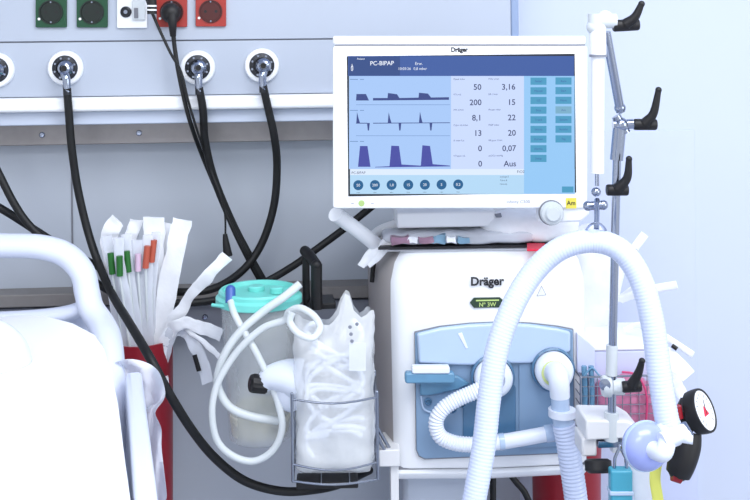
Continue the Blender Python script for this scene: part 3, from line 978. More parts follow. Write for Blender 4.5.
for x, y, rr in ((428, 401, .006), (452, 408, .008), (462, 404, .005)):
    b = nb(); c = V.at(x, y, d0); lathe(b, [(rr, 0), (rr, .004), (rr * .7, .006), (rr * .6, .003), (.0001, .003)], c, -V.v, 20)
    obj('screw_boss', b, M['deepblue'], t)
b = nb(); sweep(b, [V.at(x, y, d0 - .002) for x, y in ((421, 396), (424, 409), (436, 413), (448, 409))], .0015, 8); obj('moulded_line', b, M['paleblue'], t)
# water trap handle sticking out left
b = nb(); fprism(b, V, rrect(412, 367, 450, 374, 2), d0 - .03, d0 - .0135); obj('water_trap', b, M['port'], t, bevel=.002)
b = nb(); fprism(b, V, rrect(405, 373, 455, 384, 3), d0 - .028, d0 - .0115); obj('water_trap_cup', b, M['clipblue'], t, bevel=.003)


def port(px, py, rp, name):
    c = V.at(px, py, d0 - .002)
    kk = 1.70 / F_PX
    b = nb(); lathe(b, [((rp + 3) * kk, 0), ((rp + 3) * kk, .010), ((rp + 1) * kk, .012), (rp * kk, .008), (.0001, .008)], c, -V.v, 36)
    o = obj(name, b, M['deepblue'], t)
    b = nb(); lathe(b, [(rp * kk, .004), (rp * kk, .022), ((rp - 2) * kk, .027), ((rp * .62) * kk, .030), ((rp * .55) * kk, .030), ((rp * .5) * kk, .026), (.0001, .026)], c, -V.v, 36)
    obj('port_collar', b, M['port'], o)
    return c


c1 = port(492, 375, 19, 'gas_port')
c2 = port(552, 368, 19, 'gas_port')
b = nb(); q = V.at(554, 373, d0 - .03); lathe(b, [(.0205, 0), (.0205, .003), (.017, .004)], q, -V.v, 32, closed=True); obj('coloured_ring', b, M['yellowring'], t)
# lettering
text('logo', 'Dräger', V, 470.5, 285.5, 8.2, M['ink'], t, d=-.0112, sx=.98, bold=.035)
b = nb(); fprism(b, V, [(470, 303), (474, 298), (500, 297.5), (505, 302), (500, 307.5), (474, 308)], -.012, -.008); bd = obj('badge', b, M['badge'], t, bevel=.0005)
text('badge_print', 'Nº 3W', V, 487.5, 306.5, 4.0, M['badgetext'], bd, d=-.0128, align='CENTER', bold=.01)
b = nb(); fprism(b, V, [(476, 300), (499, 299.5), (499, 300.8), (476, 301.3)], -.0126, -.012); obj('badge_line', b, M['badgetext'], bd)
b = nb()
tri = [V.at(x, y, -.0105) for x, y in ((541.5, 286), (546, 295), (537, 296))]
loop(b, tri, .0004)
obj('warning_triangle', b, M['greyink'], t)
# cart column, base and casters
b = nb(); cl0, cl1 = V.L(404, 490)[0], V.L(487, 490)[0]
lbox(b, V, cl0, cl1, .04, .20, .12 - V.o.z, zbot + .001); obj('cart_column', b, M['unit'], t, bevel=.01)
b = nb(); lbox(b, V, cl0 - .12, cl1 + .08, -.12, .3, .09 - V.o.z, .125 - V.o.z); obj('cart_base', b, M['body'], t, bevel=.01)
for x in (cl0 - .1, cl1 + .06):
    for y in (-.10, .27):
        b = nb(); cyl(b, V.W(x - .012, y, .045 - V.o.z), V.W(x + .012, y, .045 - V.o.z), .045, 20); lbox(b, V, x - .015, x + .015, y - .012, y + .012, .045 - V.o.z, .095 - V.o.z)
        obj('caster', b, M['black'], t)
# left bracket for the basket
b = nb(); fbox(b, V, 379, 450, 400, 467, -.02, .06); obj('rail_clamp', b, M['cream'], t, bevel=.002)
b = nb(); fbox(b, V, 391, 465, 399, 540, -.012, .02); obj('clamp_post', b, M['cream'], t, bevel=.001)
b = nb(); cyl(b, V.at(372, 425, -.04), V.at(386, 453, -.012), .003, 10); cyl(b, V.at(376, 425, -.02), V.at(392, 453, -.006), .003, 10); obj('support_rod', b, M['wire'], t)
# handle arms at the top left, under the monitor
b = nb(); sweep(b, [V.at(335, 214, -.02), V.at(345, 221, -.0), V.at(360, 232, .02), V.at(375, 244, .05)], .0125, 16); obj('push_handle', b, M['body'], t)
b = nb(); sweep(b, [V.at(371, 240, .08), V.at(378, 232, .08), V.at(392, 226, .08), V.at(410, 222, .08)], .009, 14); obj('monitor_bracket', b, M['cream'], t)
b = nb(); lbox(b, V, V.L(400, 250)[0], V.L(570, 250)[0], .12, .17, zt - .02, MON.L(460, 200)[1] + (MON.o.z - V.o.z)); obj('monitor_support', b, M['body'], t, bevel=.008)

# ------------------------------------------------------------------ monitor
m = MON
t = thing('ventilator_monitor', 'wide white patient monitor with a lit blue screen on top of the ventilator', 'monitor', m.at(460, 211, .03))
b = nb(); fprism(b, m, rrect(333, 46, 587.5, 208.5, 3), 0, .045); obj('bezel', b, M['bezel'], t, bevel=.002)
b = nb(); fprism(b, m, rrect(333, 36, 586, 44.5, 2), .003, .05); obj('top_cap', b, M['bezel'], t, bevel=.003)
b = nb(); fbox(b, m, 335, 43.5, 585, 47, .006, .044); obj('top_seam', b, M['groove'], t)
b = nb(); fprism(b, m, [(540, 206), (590, 205), (590, 214), (582, 222), (540, 224)], .004, .04); obj('knob_pod', b, M['bezel'], t, bevel=.004)
b = nb(); fprism(b, m, [(350, 60), (572, 58), (572, 205), (350, 207)], .05, .10, back=.8); obj('rear_shell', b, M['bezel'], t, bevel=.004)
# the screen picture
e = -.0004
b = nb(); fbox(b, m, 347.5, 55, 575.5, 194.5, -.0004, .004); scr = obj('screen', b, M['gunmetal'], t)


def sq(name, x0, y0, x1, y1, ma, lay=1, pts=None):
    b = nb(); fprism(b, m, pts or [(x0, y0), (x1, y0), (x1, y1), (x0, y1)], -.0004 - .0003 * lay, -.0003 - .0003 * (lay - 1))
    return obj(name, b, ma, scr, smooth=False)


sq('header_bar', 348.2, 56, 574, 76, S['head'])
sq('plot_area', 349, 76, 451, 169, S['plot'])  # differing blues of these three areas carry the screen's viewing-angle glow
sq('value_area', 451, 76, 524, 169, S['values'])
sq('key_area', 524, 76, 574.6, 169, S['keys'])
sq('footer_strip', 350, 169, 524, 175, S['strip'])
sq('footer_area', 350, 175, 524, 194, S['foot'])
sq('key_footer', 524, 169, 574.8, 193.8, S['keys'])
sq('header_block', 349, 56.6, 400, 75.6, S['headdark'], 2)
text('header_text', 'PC-BIPAP', m, 370, 65.3, 4.1, S['white'], scr, d=-.0014, sx=1.0, bold=.01)
text('header_text', 'Patient', m, 357, 59.8, 1.9, S['white'], scr, d=-.0014)
text('header_text', '10:05:26', m, 398, 70, 2.6, S['white'], scr, d=-.0014)
text('header_text', '0,8 mbar', m, 413.5, 70, 2.6, S['white'], scr, d=-.0014)
text('header_text', 'Erw.', m, 415, 65.0, 2.9, S['white'], scr, d=-.0014)
sq('patient_symbol', 0, 0, 0, 0, S['white'], 2, [(351, 66), (352, 63.4), (353, 66), (353.4, 69), (352.6, 71), (351.4, 71), (350.8, 69)])
W1 = [[(356, 100.5), (356.5, 94), (366, 94), (369, 100.5)],
      [(373, 100.5), (373, 98), (387.5, 98), (388, 93), (397, 94.2), (399.5, 98), (418.5, 97.6), (419, 92.7), (428, 93.6), (431, 97.5), (449, 97.2), (449, 99.8)]]
for p in W1: sq('pressure_curve', 0, 0, 0, 0, S['wave'], 2, p)
W2 = [[(356.3, 123), (357, 112), (358.5, 118), (360, 123)], [(387.8, 123), (388.7, 112), (390, 118), (391.5, 123)], [(419, 122.8), (420, 111.5), (421.3, 118), (422.6, 122.8)],
      [(367, 123), (369.8, 123), (369, 130.5), (367.8, 130.5)], [(398.5, 123), (401.3, 123), (400.5, 130.5), (399.3, 130.5)], [(429.5, 123), (432.3, 123), (431.5, 130.5), (430.3, 130.5)],
      [(356, 122.8), (367, 122.8), (367, 123.6), (356, 123.6)], [(373, 122.8), (450, 122.4), (450, 123.1), (373, 123.6)]]
for p in W2: sq('flow_curve', 0, 0, 0, 0, S['wave'], 2, p)
W3 = [[(358, 166.8), (360, 146), (367.5, 146), (370.5, 166.8)], [(389.5, 166.3), (391.3, 145.7), (399, 146), (401.8, 166.3)], [(420.8, 166), (422.4, 145.3), (430, 146), (433, 166)],
      [(375, 166.9), (389, 166.2), (402, 164.5), (420, 165.6), (433, 164.2), (450, 165.6), (450, 166.4), (375, 167.4)]]
for p in W3: sq('volume_curve', 0, 0, 0, 0, S['wave3'], 2, p)
for y in (104.5, 135.5):
    sq('axis_line', 356, y, 450, y + .5, S['line'], 2)
for y in (79, 110, 141):
    sq('axis_label', 350, y, 358, y + .8, S['line'], 2); sq('axis_label', 360, y, 364, y + .8, S['line'], 2)
text('footer_text', 'PC-BIPAP', m, 351.5, 174, 2.4, S['ink'], scr, d=-.0014)
for i, (a_, b_) in enumerate([('50', '3,16'), ('200', '15'), ('8,1', '22'), ('13', '20'), ('0', '0,07'), ('0', 'Aus')]):
    y = 89.7 + i * 15.35
    text('reading', a_, m, 481.5 + i * .15, y, 5.6, S['ink'], scr, d=-.0014, align='RIGHT', bold=.012)
    text('reading', b_, m, 515.5 + i * .15, y - .2, 5.6, S['ink'], scr, d=-.0014, align='RIGHT', bold=.012)
for i, (a_, b_) in enumerate([('Ppeak mbar', 'MVe L/min'), ('VTe mL', 'RR 1/min'), ('MVi L/min', 'Pmean mbar'), ('Cdyn mL/mbar', 'PEEP mbar'), ('R mbar/L/s', 'RRspon 1/min'), ('VTispon mL', 'etCO2 mmHg')]):
    y = 80 + i * 15.35
    text('reading_label', a_, m, 453.5, y, 1.7, S['ink'], scr, d=-.0014)
    text('reading_label', b_, m, 488.5, y - .2, 1.7, S['ink'], scr, d=-.0014)
keys1 = ['Nebel', 'Manual', 'O2', 'Stop', 'Trend', 'Werte', 'Kurven', 'Alarme', 'Setup']
for i in range(9):
    y = 77.6 + i * 9.65
    kb = sq('soft_key', 530.5, y, 546.5, y + 7.2, S['key'], 2)
    text('key_text', keys1[i], m, 538.5, y + 4.6, 2.0, S['head'], kb, d=-.0014, align='CENTER')
keys2 = ['Auto', 'Start', 'Menü', 'Aus', 'System', 'Ansicht', 'Tag']
for i in range(7):
    y = 77.4 + i * 9.65
    kb = sq('soft_key', 555.5, y, 571.5, y + 7.2, S['keygrey'] if i == 3 else S['key'], 2)
    text('key_text', keys2[i], m, 563.5, y + 4.6, 2.0, S['head'], kb, d=-.0014, align='CENTER')
sq('corner_key', 562, 186.5, 573.5, 192.5, S['key'], 2)
for i, s in enumerate(['50', '200', '1,0', '15', '20', '5', '0,2']):
    x, y = 358.3 + i * 16.65, 185.2 - i * .13
    c = m.at(x, y, -.0012)
    b = nb(); lathe(b, [(5 / F_PX * 1.66, -.0004), (5 / F_PX * 1.66, .0002), (.0001, .0002)], c, -m.v, 28)
    kb = obj('dial_button', b, S['dot'], scr)
    text('button_text', s, m, x, y + 1.3, 2.6, S['white'], kb, d=-.0017, align='CENTER')
    text('button_text', 'mbar', m, x, y + 8, 1.2, S['ink'], scr, d=-.0014, align='CENTER')
text('status_text', 'FiO2', m, 517, 173, 2.6, S['ink'], scr, d=-.0014)
for i, s in enumerate(['Leckage 0', 'Tubus 8', 'Heizung']):
    text('status_text', s, m, 500, 177.5 + i * 3.6, 1.5, S['ink'], scr, d=-.0014)
text('logo', 'Dräger', m, 451, 51.8, 4.4, M['ink'], t, d=-.0003, sx=.92, bold=.045)
text('model_name', 'Infinity C500', m, 506.5, 203.4, 3.0, M['greyink'], t, d=-.0003, sx=1.05)
b = nb(); lathe(b, [(.005, -.001), (.005, .0008), (.0035, .0016), (.0001, .0016)], m.at(361.5, 203.2, 0), -m.v, 20); obj('power_lamp', b, M['led'], t)
for x in (351, 371):
    b = nb(); fbox(b, m, x, 202.8, x + 3, 203.6, -.0003, .0005); obj('printed_mark', b, M['greyink'], t)
b = nb(); q = m.at(551, 212.5, .0)
lathe(b, [(.0185, .0), (.0185, .010), (.0165, .013), (.0125, .0135), (.0115, .018), (.010, .0195), (.0001, .0195)], q, -m.v, 36); obj('rotary_knob', b, M['greyknob'], t)
b = nb(); lathe(b, [(.0200, -.002), (.0200, .0035), (.019, .0045), (.0001, .0045)], q, -m.v, 36); obj('knob_ring', b, M['groove'], t)
b = nb(); fbox(b, m, 565.8, 198, 576.5, 208.5, -.0006, .0006); st = obj('sticker', b, M['yellow'], t)
text('sticker_text', 'Am', m, 571.2, 205, 4.2, M['ink'], st, d=-.0008, align='CENTER', bold=.02)

# ------------------------------------------------------------------ papers and packs on top of the ventilator
ZT = V.o.z + zt


def slab(name, pts, z0, h, m_, label, cat, bevel=.001, cr=0, grp=None, z1=None):
    """pts: pixel outline on the plane z0+h"""
    b = nb()
    T_ = [onz(x, y, z0 + h) for x, y in pts]
    A_ = [b.verts.new(p) for p in T_]; B_ = [b.verts.new(p - Vector((0, 0, h))) for p in T_]
    n_ = len(pts)
    b.faces.new(A_); b.faces.new(B_[::-1])
    for i in range(n_): b.faces.new((A_[i], B_[i], B_[(i + 1) % n_], A_[(i + 1) % n_]))
    if cr:
        bmesh.ops.subdivide_edges(b, edges=b.edges, cuts=5, use_grid_fill=True)
        crumple(b, cr, 50, h * 1000)
        for v in b.verts: v.co.z = max(v.co.z, z0 + .0003)
    return tag(obj(name, b, m_, bevel=0 if cr else bevel), label, cat, grp)


slab('gap_shade', [(378, 247.5), (566, 244.5), (556, 231), (392, 233)], ZT + .001, .004, M['ink'], 'dark thin strip painting the shaded gap under the clear packs on the ventilator', 'painted shade', .0006)  # dark sheet puts the shade of the gap under the packs into colour
slab('document_sleeve', [(386, 251), (530, 249), (520, 244), (396, 246)], ZT, .0007, M['film'], 'flat clear sleeve under the dark shade strip on the ventilator', 'sleeve', 0)
slab('red_tag', [(527, 249.5), (541, 249.2), (545, 243), (527, 243)], ZT + .0053, .003, M['redtag'], 'small bright red tag at the right end of the dark shade strip', 'tag', .0005)
t = thing('package_stack', 'clear pouch with purple and teal printed packs on the ventilator below the screen', 'pouch', onz(430, 242, ZT + .005))
TF = Frame(430, 242, 1.735, 2.5)
b = nb(); z0 = ZT + .006 - TF.o.z
grid_box(b, TF, TF.L(384, 240)[0], TF.L(560, 240)[0], -.005, .10, z0, z0 + .024, 14, 4); crumple(b, .003, 45, 3)
for v in b.verts: v.co.z = max(v.co.z, ZT + .0055)
obj('film', b, M['film'], t)
for x0, x1, ma in ((391, 408, 'colour'), (409, 418, 'paper'), (419, 431, 'colour'), (432, 446, 'tealwrap'), (446, 456, 'paper'), (457, 468, 'tealwrap')):
    b = nb(); lbox(b, TF, TF.L(x0, 240)[0], TF.L(x1, 240)[0], -.012, .03, z0 + .006, z0 + .017); bmesh.ops.subdivide_edges(b, edges=b.edges, cuts=3, use_grid_fill=True); crumple(b, .006, 55, x0)
    obj('printed_pack', b, M[ma], t)
t = thing('paper_box', 'flat white carton under the left half of the monitor', 'box', onz(450, 232, ZT + .03))
b = nb(); BX = Frame(440, 222, 1.745, 2.5); fbox(b, BX, 397, 212, 496, 227.5, 0, .09); obj('carton', b, M['white'], t, bevel=.003)
b = nb(); fprism(b, BX, [(494.5, 214), (501, 213), (502, 217.5), (496, 217.5)], -.002, -.0005); obj('printed_mark', b, M['greyink'], t)
b = nb(); C2 = Frame(530, 232, 1.74, 2.5); z0 = ZT + .0005 - C2.o.z
grid_box(b, C2, C2.L(484, 232)[0], C2.L(583, 232)[0], .0, .10, z0 + .006, C2.L(530, 216)[1], 14, 4); crumple(b, .006, 30, 9)
tag(obj('white_cloth_bundle', b, M['paper']), 'soft white bundle under the right half of the monitor', 'bundle')
b = nb(); CR = Frame(377, 255, 1.76, 0)
for dx, dy in ((0, 0), (4, -3), (-4, 2), (7, 1)):
    sweep(b, [CR.at(392 + dx, 238 + dy * .5, .0), CR.at(380 + dx, 246 + dy, -.006), CR.at(369 + dx, 258 + dy, -.008), CR.at(363 + dx * .6, 264 + dy, -.004)], 1, 10, n=5, flat=(.006, .0018))
crumple(b, .003, 50, 1)
tag(obj('paper_scrap', b, M['paper']), 'crumpled white film hanging over the upper left corner of the ventilator', 'film')
b = nb(); sweep(b, [P(374, 262, 1.80), P(373, 270, 1.80), P(372, 282, 1.80)], .004, 8)
tag(obj('cable_clip', b, M['black']), 'small black clip at the upper left shoulder of the ventilator', 'clip')


# ------------------------------------------------------------------ corrugated hoses
def corr(pts, r, pitch, amp, m_, seg=20, n=10):
    b = nb()
    sweep(b, pts, r, seg, n=n, step=pitch / 4, rfun=lambda i: 1 + amp * (0, 1, 0, -1)[i % 4])
    return b


big = [(466, 540, 1.36), (476, 490, 1.37), (484, 445, 1.38), (489, 400, 1.39), (497, 350, 1.40), (512, 308, 1.41), (533, 273, 1.42), (560, 249, 1.42), (592, 241, 1.42), (620, 250, 1.41), (640, 278, 1.40), (652, 320, 1.39), (659, 370, 1.38), (666, 415, 1.37), (670, 428, 1.365)]
t = thing('breathing_hose', 'thick pale blue corrugated hose arching over the ventilator from the holder arm', 'hose', P(*big[0]))
obj('hose_line', corr([P(*p) for p in big], .0158, .0046, .012, None), M['hose'], t)
b = nb(); sweep(b, [P(667, 424, 1.37), P(671, 440, 1.36)], .0178, 20, n=1); obj('cuff', b, M['port'], t)

t = thing('breathing_hose', 'corrugated hose dropping straight down from the right ventilator port', 'hose', P(576, 540, 1.55))
q = V.at(553, 372, d0 - .024)
b = nb(); sweep(b, [q, V.at(557, 374, d0 - .052), V.at(559, 382, d0 - .064), V.at(560, 397, d0 - .064)], lambda s: .0175 - .002 * s, 24); obj('elbow', b, M['port'], t)
b = nb(); sweep(b, [V.at(560, 396, d0 - .064), V.at(560.5, 410, d0 - .064)], .0145, 24, n=1); obj('connector', b, M['paleblue'], t); t.children[-1]['label'] = 'pale blue clear connector'
b = nb(); sweep(b, [V.at(562, 409, d0 - .064), V.at(562, 416, d0 - .064)], .0215, 24, n=1); obj('flange', b, M['port'], t)
b = nb(); sweep(b, [V.at(562, 415, d0 - .064), V.at(565, 432, d0 - .064)], .0165, 24, n=1); obj('cuff', b, M['paleblue'], t)
obj('hose_line', corr([V.at(x, y, d0 - .066) for x, y in ((563.5, 424), (567, 440), (571, 465), (576, 500), (580, 545))], .0180, .0060, .03, None), M['hose'], t)

t = thing('corrugated_catheter_mount', 'short white ribbed tube bent left from the left ventilator port and back right', 'tube', V.at(490, 440, d0 - .03))
b = nb(); lathe(b, [(.018, 0), (.018, .012), (.014, .018), (.0001, .018)], V.at(492, 375, d0 - .026), -V.v, 28); obj('end_cap', b, M['port'], t)
obj('hose_line', corr([V.at(x, y, d0 - dd) for x, y, dd in ((488, 385, .036), (474, 392, .034), (456, 400, .032), (442, 410, .032), (436, 422, .032), (440, 436, .032), (455, 443, .032), (475, 445, .032))], .0118, .0048, .06, None, n=12), M['port'], t)
b = nb(); sweep(b, [V.at(x, y, d0 - .032) for x, y in ((472, 445), (500, 442), (530, 437), (556, 432))], .0118, 22); obj('straight_tube', b, M['port'], t)
b = nb(); sweep(b, [V.at(499, 442, d0 - .032), V.at(504, 441.5, d0 - .032)], .0132, 22, n=1); obj('joint_ring', b, M['paleblue'], t)
b = nb(); sweep(b, [V.at(545, 434, d0 - .033), V.at(556, 432, d0 - .033)], .0137, 22, n=1); obj('cuff', b, M['paleblue'], t)

# ------------------------------------------------------------------ holder arm
t = thing('hose_support_arm', 'jointed chrome and white hose holder arm right of the monitor', 'support arm', P(612, 436, 1.60))
Ya = 1.56
b = nb(); sweep(b, [P(611.5, 436, Ya), P(613, 330, Ya), P(615, 240, Ya), P(617, 155, Ya)], .0062, 18, n=1); obj('vertical_rod', b, M['chrome'], t)
b = nb(); sweep(b, [P(616.5, 160, Ya), P(619.5, 128, Ya)], .0098, 18, n=1); obj('sleeve', b, M['chrome'], t)
b = nb(); cyl(b, P(611, 440, Ya), P(611.5, 412, Ya), .0105, 20); obj('rod_foot', b, M['greyknob'], t)
b = nb(); cyl(b, P(612, 345, Ya), P(611.5, 375, Ya), .0085, 20); obj('rod_sleeve', b, M['greyknob'], t)
b = nb(); ball(b, P(621, 125, Ya), .0115); cyl(b, P(613, 125, Ya), P(633, 124, Ya), .0075); cyl(b, P(616, 116, Ya), P(626, 133, Ya), .007)
ball(b, P(620, 108, Ya), .0085)
obj('elbow_joint', b, M['chrome'], t)
b = nb(); sweep(b, [P(620.5, 112, Ya), P(613, 70, Ya - .01), P(606, 32, Ya - .02)], .0068, 18, n=1); obj('upper_link', b, M['chrome'], t)
Yb = 1.50
b = nb(); ball(b, P(605, 19, Yb + .01), .0125); cyl(b, P(597, 21, Yb), P(616, 21, Yb), .0105); cyl(b, P(596, 14, Yb), P(596, 30, Yb), .0115)
ball(b, P(594, 27, Yb), .011)
obj('top_joint', b, M['greyknob'], t)
b = nb(); sweep(b, [P(597.5, 25, Yb), P(598, 56, Yb)], .0118, 22, n=1); obj('link_sleeve', b, M['white'], t)
b = nb(); sweep(b, [P(598, 54, Yb), P(597.5, 173, Yb)], .0092, 22, n=1); obj('lower_link', b, M['white'], t)
b = nb(); sweep(b, [P(598, 54.5, Yb), P(598, 57, Yb)], .0124, 22, n=1); obj('collar_ring', b, M['greyink'], t)
b = nb(); cyl(b, P(597, 172, Yb), P(597, 186, Yb), .003); ball(b, P(596, 192, Yb), .0068)
cyl(b, P(587, 206, Yb), P(604, 205, Yb), .0065); ball(b, P(588, 206, Yb), .0072); ball(b, P(603, 205, Yb), .0072)
cyl(b, P(597, 200, Yb), P(596.5, 230, 1.44), .0038)
loop(b, [P(596 + 10.5 * math.cos(R(a)) * 1.15, 240 + 17 * math.sin(R(a)), 1.415 + .012 * math.cos(R(a * 2)) - .0) for a in range(205, 340, 15)], .0016, False)
obj('hook_clamp', b, M['chrome'], t)


def lever(hub0, hub1, tipc, mid, Y, r=.0085):
    b = nb()
    lathe(b, [(r * .85, 0), (r, .002), (r, (P(*hub1, Y) - P(*hub0, Y)).length - .002), (r * .85, (P(*hub1, Y) - P(*hub0, Y)).length)], P(*hub0, Y), P(*hub1, Y) - P(*hub0, Y), 20)
    sweep(b, [P((hub0[0] + hub1[0]) / 2, (hub0[1] + hub1[1]) / 2 - 1, Y - .004), P(*mid, Y - .010), P(*tipc, Y - .014)], lambda s: .0085 - .0042 * s, 12)
    ball(b, P(*tipc, Y - .014), .0048)
    obj('clamp_lever', b, M['black'], t)


lever((613, 26), (639, 24.5), (641.5, 4), (635, 17), Yb)
lever((633.5, 124.5), (656.5, 124.5), (658.5, 90), (653.5, 113), Ya)
lever((606.5, 190), (628, 190), (629, 159), (627, 178), Ya - .01)
lever((622, 387), (641, 386), (642, 361), (638, 374), Ya - .01)
b = nb(); lathe(b, [(.014, 0), (.016, .003), (.016, .012), (.010, .016), (.0001, .016)], P(602, 386, Ya), P(622, 386, Ya) - P(602, 386, Ya), 24)
cyl(b, P(612, 386, Ya), P(624, 386.5, Ya), .012)
obj('lower_clamp', b, M['greyknob'], t)
b = nb(); lathe(b, [(.0001, 0), (.008, .0), (.0085, .004), (.0001, .005)], P(605, 384, Ya - .01), (-.3, -1, 0), 20); obj('clamp_bolt', b, M['chrome'], t)

# ------------------------------------------------------------------ rail block at the right of the ventilator
RB = Frame(625, 440, 1.56, 2.5)
t = thing('rail_block', 'white mounting block carrying the holder arm, lower right of the ventilator', 'mounting block', RB.at(615, 458, .05))
b = nb(); fbox(b, RB, 582, 438, 597, 457, -.0, .05); obj('clamp_body', b, M['cream'], t, bevel=.003)
b = nb(); fprism(b, RB, [(586, 420), (628, 421), (640, 428), (640, 438), (586, 441)], -.008, .06); obj('top_block', b, M['cream'], t, bevel=.003)
b = nb(); fbox(b, RB, 598, 441, 627, 448, -.0, .05); obj('rail_stub', b, M['chrome'], t, bevel=.001)
b = nb(); c = RB.at(598, 463, -.012); lathe(b, [(.0001, -.006), (.012, -.006), (.0165, -.003), (.0165, .010), (.012, .014), (.0001, .014)], c, (0.0, -.35, -.93), 28)
for v in b.verts:
    v.co.x = c.x + (v.co.x - c.x) * 1.2
obj('tightening_knob', b, M['black'], t)

# ------------------------------------------------------------------ accessories basket with magenta packs
AB = Frame(625, 400, 1.69, 2.5)
t = thing('wire_basket', 'steel wire basket behind the holder arm filled with magenta packs', 'basket', AB.at(628, 436, .07))
x0, x1 = AB.L(581, 400)[0], AB.L(672, 400)[0]
za, zb_ = AB.L(628, 376)[1], AB.L(628, 433)[1]
b = nb()
for z in (za, zb_):
    b = nb(); loop(b, [AB.W(x0, 0, z), AB.W(x1, 0, z), AB.W(x1, .13, z), AB.W(x0, .13, z)], .0018)
    obj('hoop', b, M['wire'], t)
b = nb()
for i in range(1, 6):
    z = za + (zb_ - za) * i / 6
    loop(b, [AB.W(x0, 0, z), AB.W(x1, 0, z), AB.W(x1, .13, z), AB.W(x0, .13, z)], .0008)
for i in range(1, 11):
    x = x0 + (x1 - x0) * i / 11
    loop(b, [AB.W(x, 0, za), AB.W(x, 0, zb_), AB.W(x, .13, zb_), AB.W(x, .13, za)], .0008, False)
obj('mesh', b, M['wire'], t)
for x, y in ((x0, 0), (x1, 0), (x0, .13), (x1, .13)):
    b = nb(); loop(b, [AB.W(x, y, za), AB.W(x, y, zb_)], .002, False); obj('upright_wire', b, M['wire'], t)
b = nb(); lbox(b, AB, x0 + .03, x0 + .07, -.075, 0.0, zb_ - .002, zb_ + .012); obj('mounting_arm', b, M['cream'], t, bevel=.001)
random.seed(5)
for i, (a0, a1, y0, lab) in enumerate(((598, 626, 386, 'magenta pack at the left of the right-hand basket, beside the pale box'), (620, 650, 379, 'magenta pack with a domed top in the middle of the right-hand basket'), (645, 668, 388, 'magenta pack at the right end of the right-hand basket, behind the arching hose'))):
    b = nb(); grid_box(b, AB, AB.L(a0, 400)[0], AB.L(a1, 400)[0], .004, .045, zb_ + .003, AB.L(630, y0)[1], 8, 4); crumple(b, .003, 40, i)
    tag(obj('magenta_pack', b, M['magenta']), lab, 'pack', 'magenta packs')
t = thing('lidded_box', 'pale lavender box with a bright white lid standing in the right-hand wire basket', 'box', AB.at(620, 430, .09))
b = nb(); lbox(b, AB, AB.L(597, 360)[0], AB.L(668, 360)[0], .05, .125, zb_ + .003, AB.L(630, 350, .05)[1] - .0005); obj('box_body', b, M['lav'], t, bevel=.003)
b = nb(); zl_ = AB.L(630, 350, .05)[1]
lbox(b, AB, AB.L(576, 360)[0], AB.L(668, 360)[0], .048, .19, zl_, zl_ + .008); obj('lid', b, M['white'], t, bevel=.002)
b = nb(); fprism(b, AB, [(577, 333), (595, 348), (595, 378), (577, 372)], .030, .046); obj('side_flap', b, M['lav'], t, bevel=.001)
b = nb()
for i, (xa_, w_) in enumerate(((584, 6), (591, 5))):
    sweep(b, [AB.at(xa_, 366, .01), AB.at(xa_ + 1, 395, .01), AB.at(xa_, 428, .01)], .0045, 10)
sweep(b, [AB.at(584, 376, .004), AB.at(592, 368, .004), AB.at(600, 376, .004), AB.at(612, 382, .004)], .0015, 8)
tag(obj('blue_tubing', b, M['clipblue']), 'blue-grey tubing at the left end of the right-hand wire basket', 'tubing')
b = nb(); sweep(b, [AB.at(x, y, -.004) for x, y in ((622, 372), (634, 374), (643, 384), (647, 400), (646, 425))], .0018, 8)
tag(obj('pink_cord', b, mat('pink_cord', lin(196, 60, 110), .4)), 'thin pink cord curving over the front of the right-hand basket', 'cord')

# white bags and strips behind the arch
BG = Frame(600, 290, 1.86, 2.5)
b = nb(); grid_box(b, BG, BG.L(571, 290)[0], BG.L(616, 290)[0], 0, .06, BG.L(600, 345)[1], BG.L(600, 228)[1], 14, 3.5); crumple(b, .012, 20, 4); crumple(b, .003, 60, 1)
tag(obj('white_bag', b, mat('white_poly_bag', lin(246, 248, 252), .3, scale=50, alpha=.82, bump=.5)), 'hanging clear and white bag behind the chrome rod and the arching hose', 'bag')
t = thing('hanging_tubes', 'bunch of white tubes hanging behind the chrome rod above the lidded box', 'tubing', BG.at(600, 320, .03))
for x in (574, 581, 589, 597, 606):
    b = nb(); sweep(b, [BG.at(x + 2, 232, .03), BG.at(x - 1, 262, .03), BG.at(x - 2 + (x - 585) * .15, 292, .03), BG.at(x + (x - 590) * .3, 322, .03)], .0065, 12); obj('tube', b, M['port'], t)


def strip(pts, w0, label, cat='strip', m_='paper', mark=None, name='white_strip'):
    b = nb(); sweep(b, [P(*p) for p in pts], 1, 12, n=5, flat=(w0, .0022))
    if mark:
        t = thing(name, label, cat, P(*pts[-1])); obj('wrapper', b, M[m_], t)
        b = nb(); sweep(b, [P(*p) for p in mark], 1, 10, n=2, flat=(.0035, .002)); obj('printed_mark', b, M['black'], t)
        return t
    return tag(obj(name, b, M[m_]), label, cat)


strip([(645, 234, 1.79), (634, 249, 1.79), (622, 268, 1.80), (612, 310, 1.82)], .0075, 'white package end slanting up right above the arching hose', mark=[(634, 252, 1.78), (636, 249, 1.78)])
strip([(677, 285, 1.74), (662, 287.5, 1.75), (645, 291, 1.76), (620, 300, 1.80)], .0072, 'white package end pointing right beyond the arching hose')
strip([(650, 275, 1.77), (645, 281, 1.77), (634, 288, 1.78), (618, 300, 1.82)], .006, 'short white package end just above the right-pointing one')
strip([(693, 355, 1.70), (678, 345, 1.72), (662, 335, 1.74), (640, 325, 1.78), (625, 330, 1.80)], .0055, 'thin white strip with a dark mark sticking out right of the hose', mark=[(672, 345.5, 1.715), (677, 349, 1.71)])
strip([(688, 377, 1.69), (678, 366, 1.70), (667, 356, 1.72), (650, 345, 1.76)], .014, 'wide crumpled white wrapper right of the hose, above the gauge')
strip([(684, 398, 1.66), (679, 388, 1.67), (672, 378, 1.68), (655, 365, 1.74)], .009, 'small blue-white wrapper tucked against the gauge', m_='film')

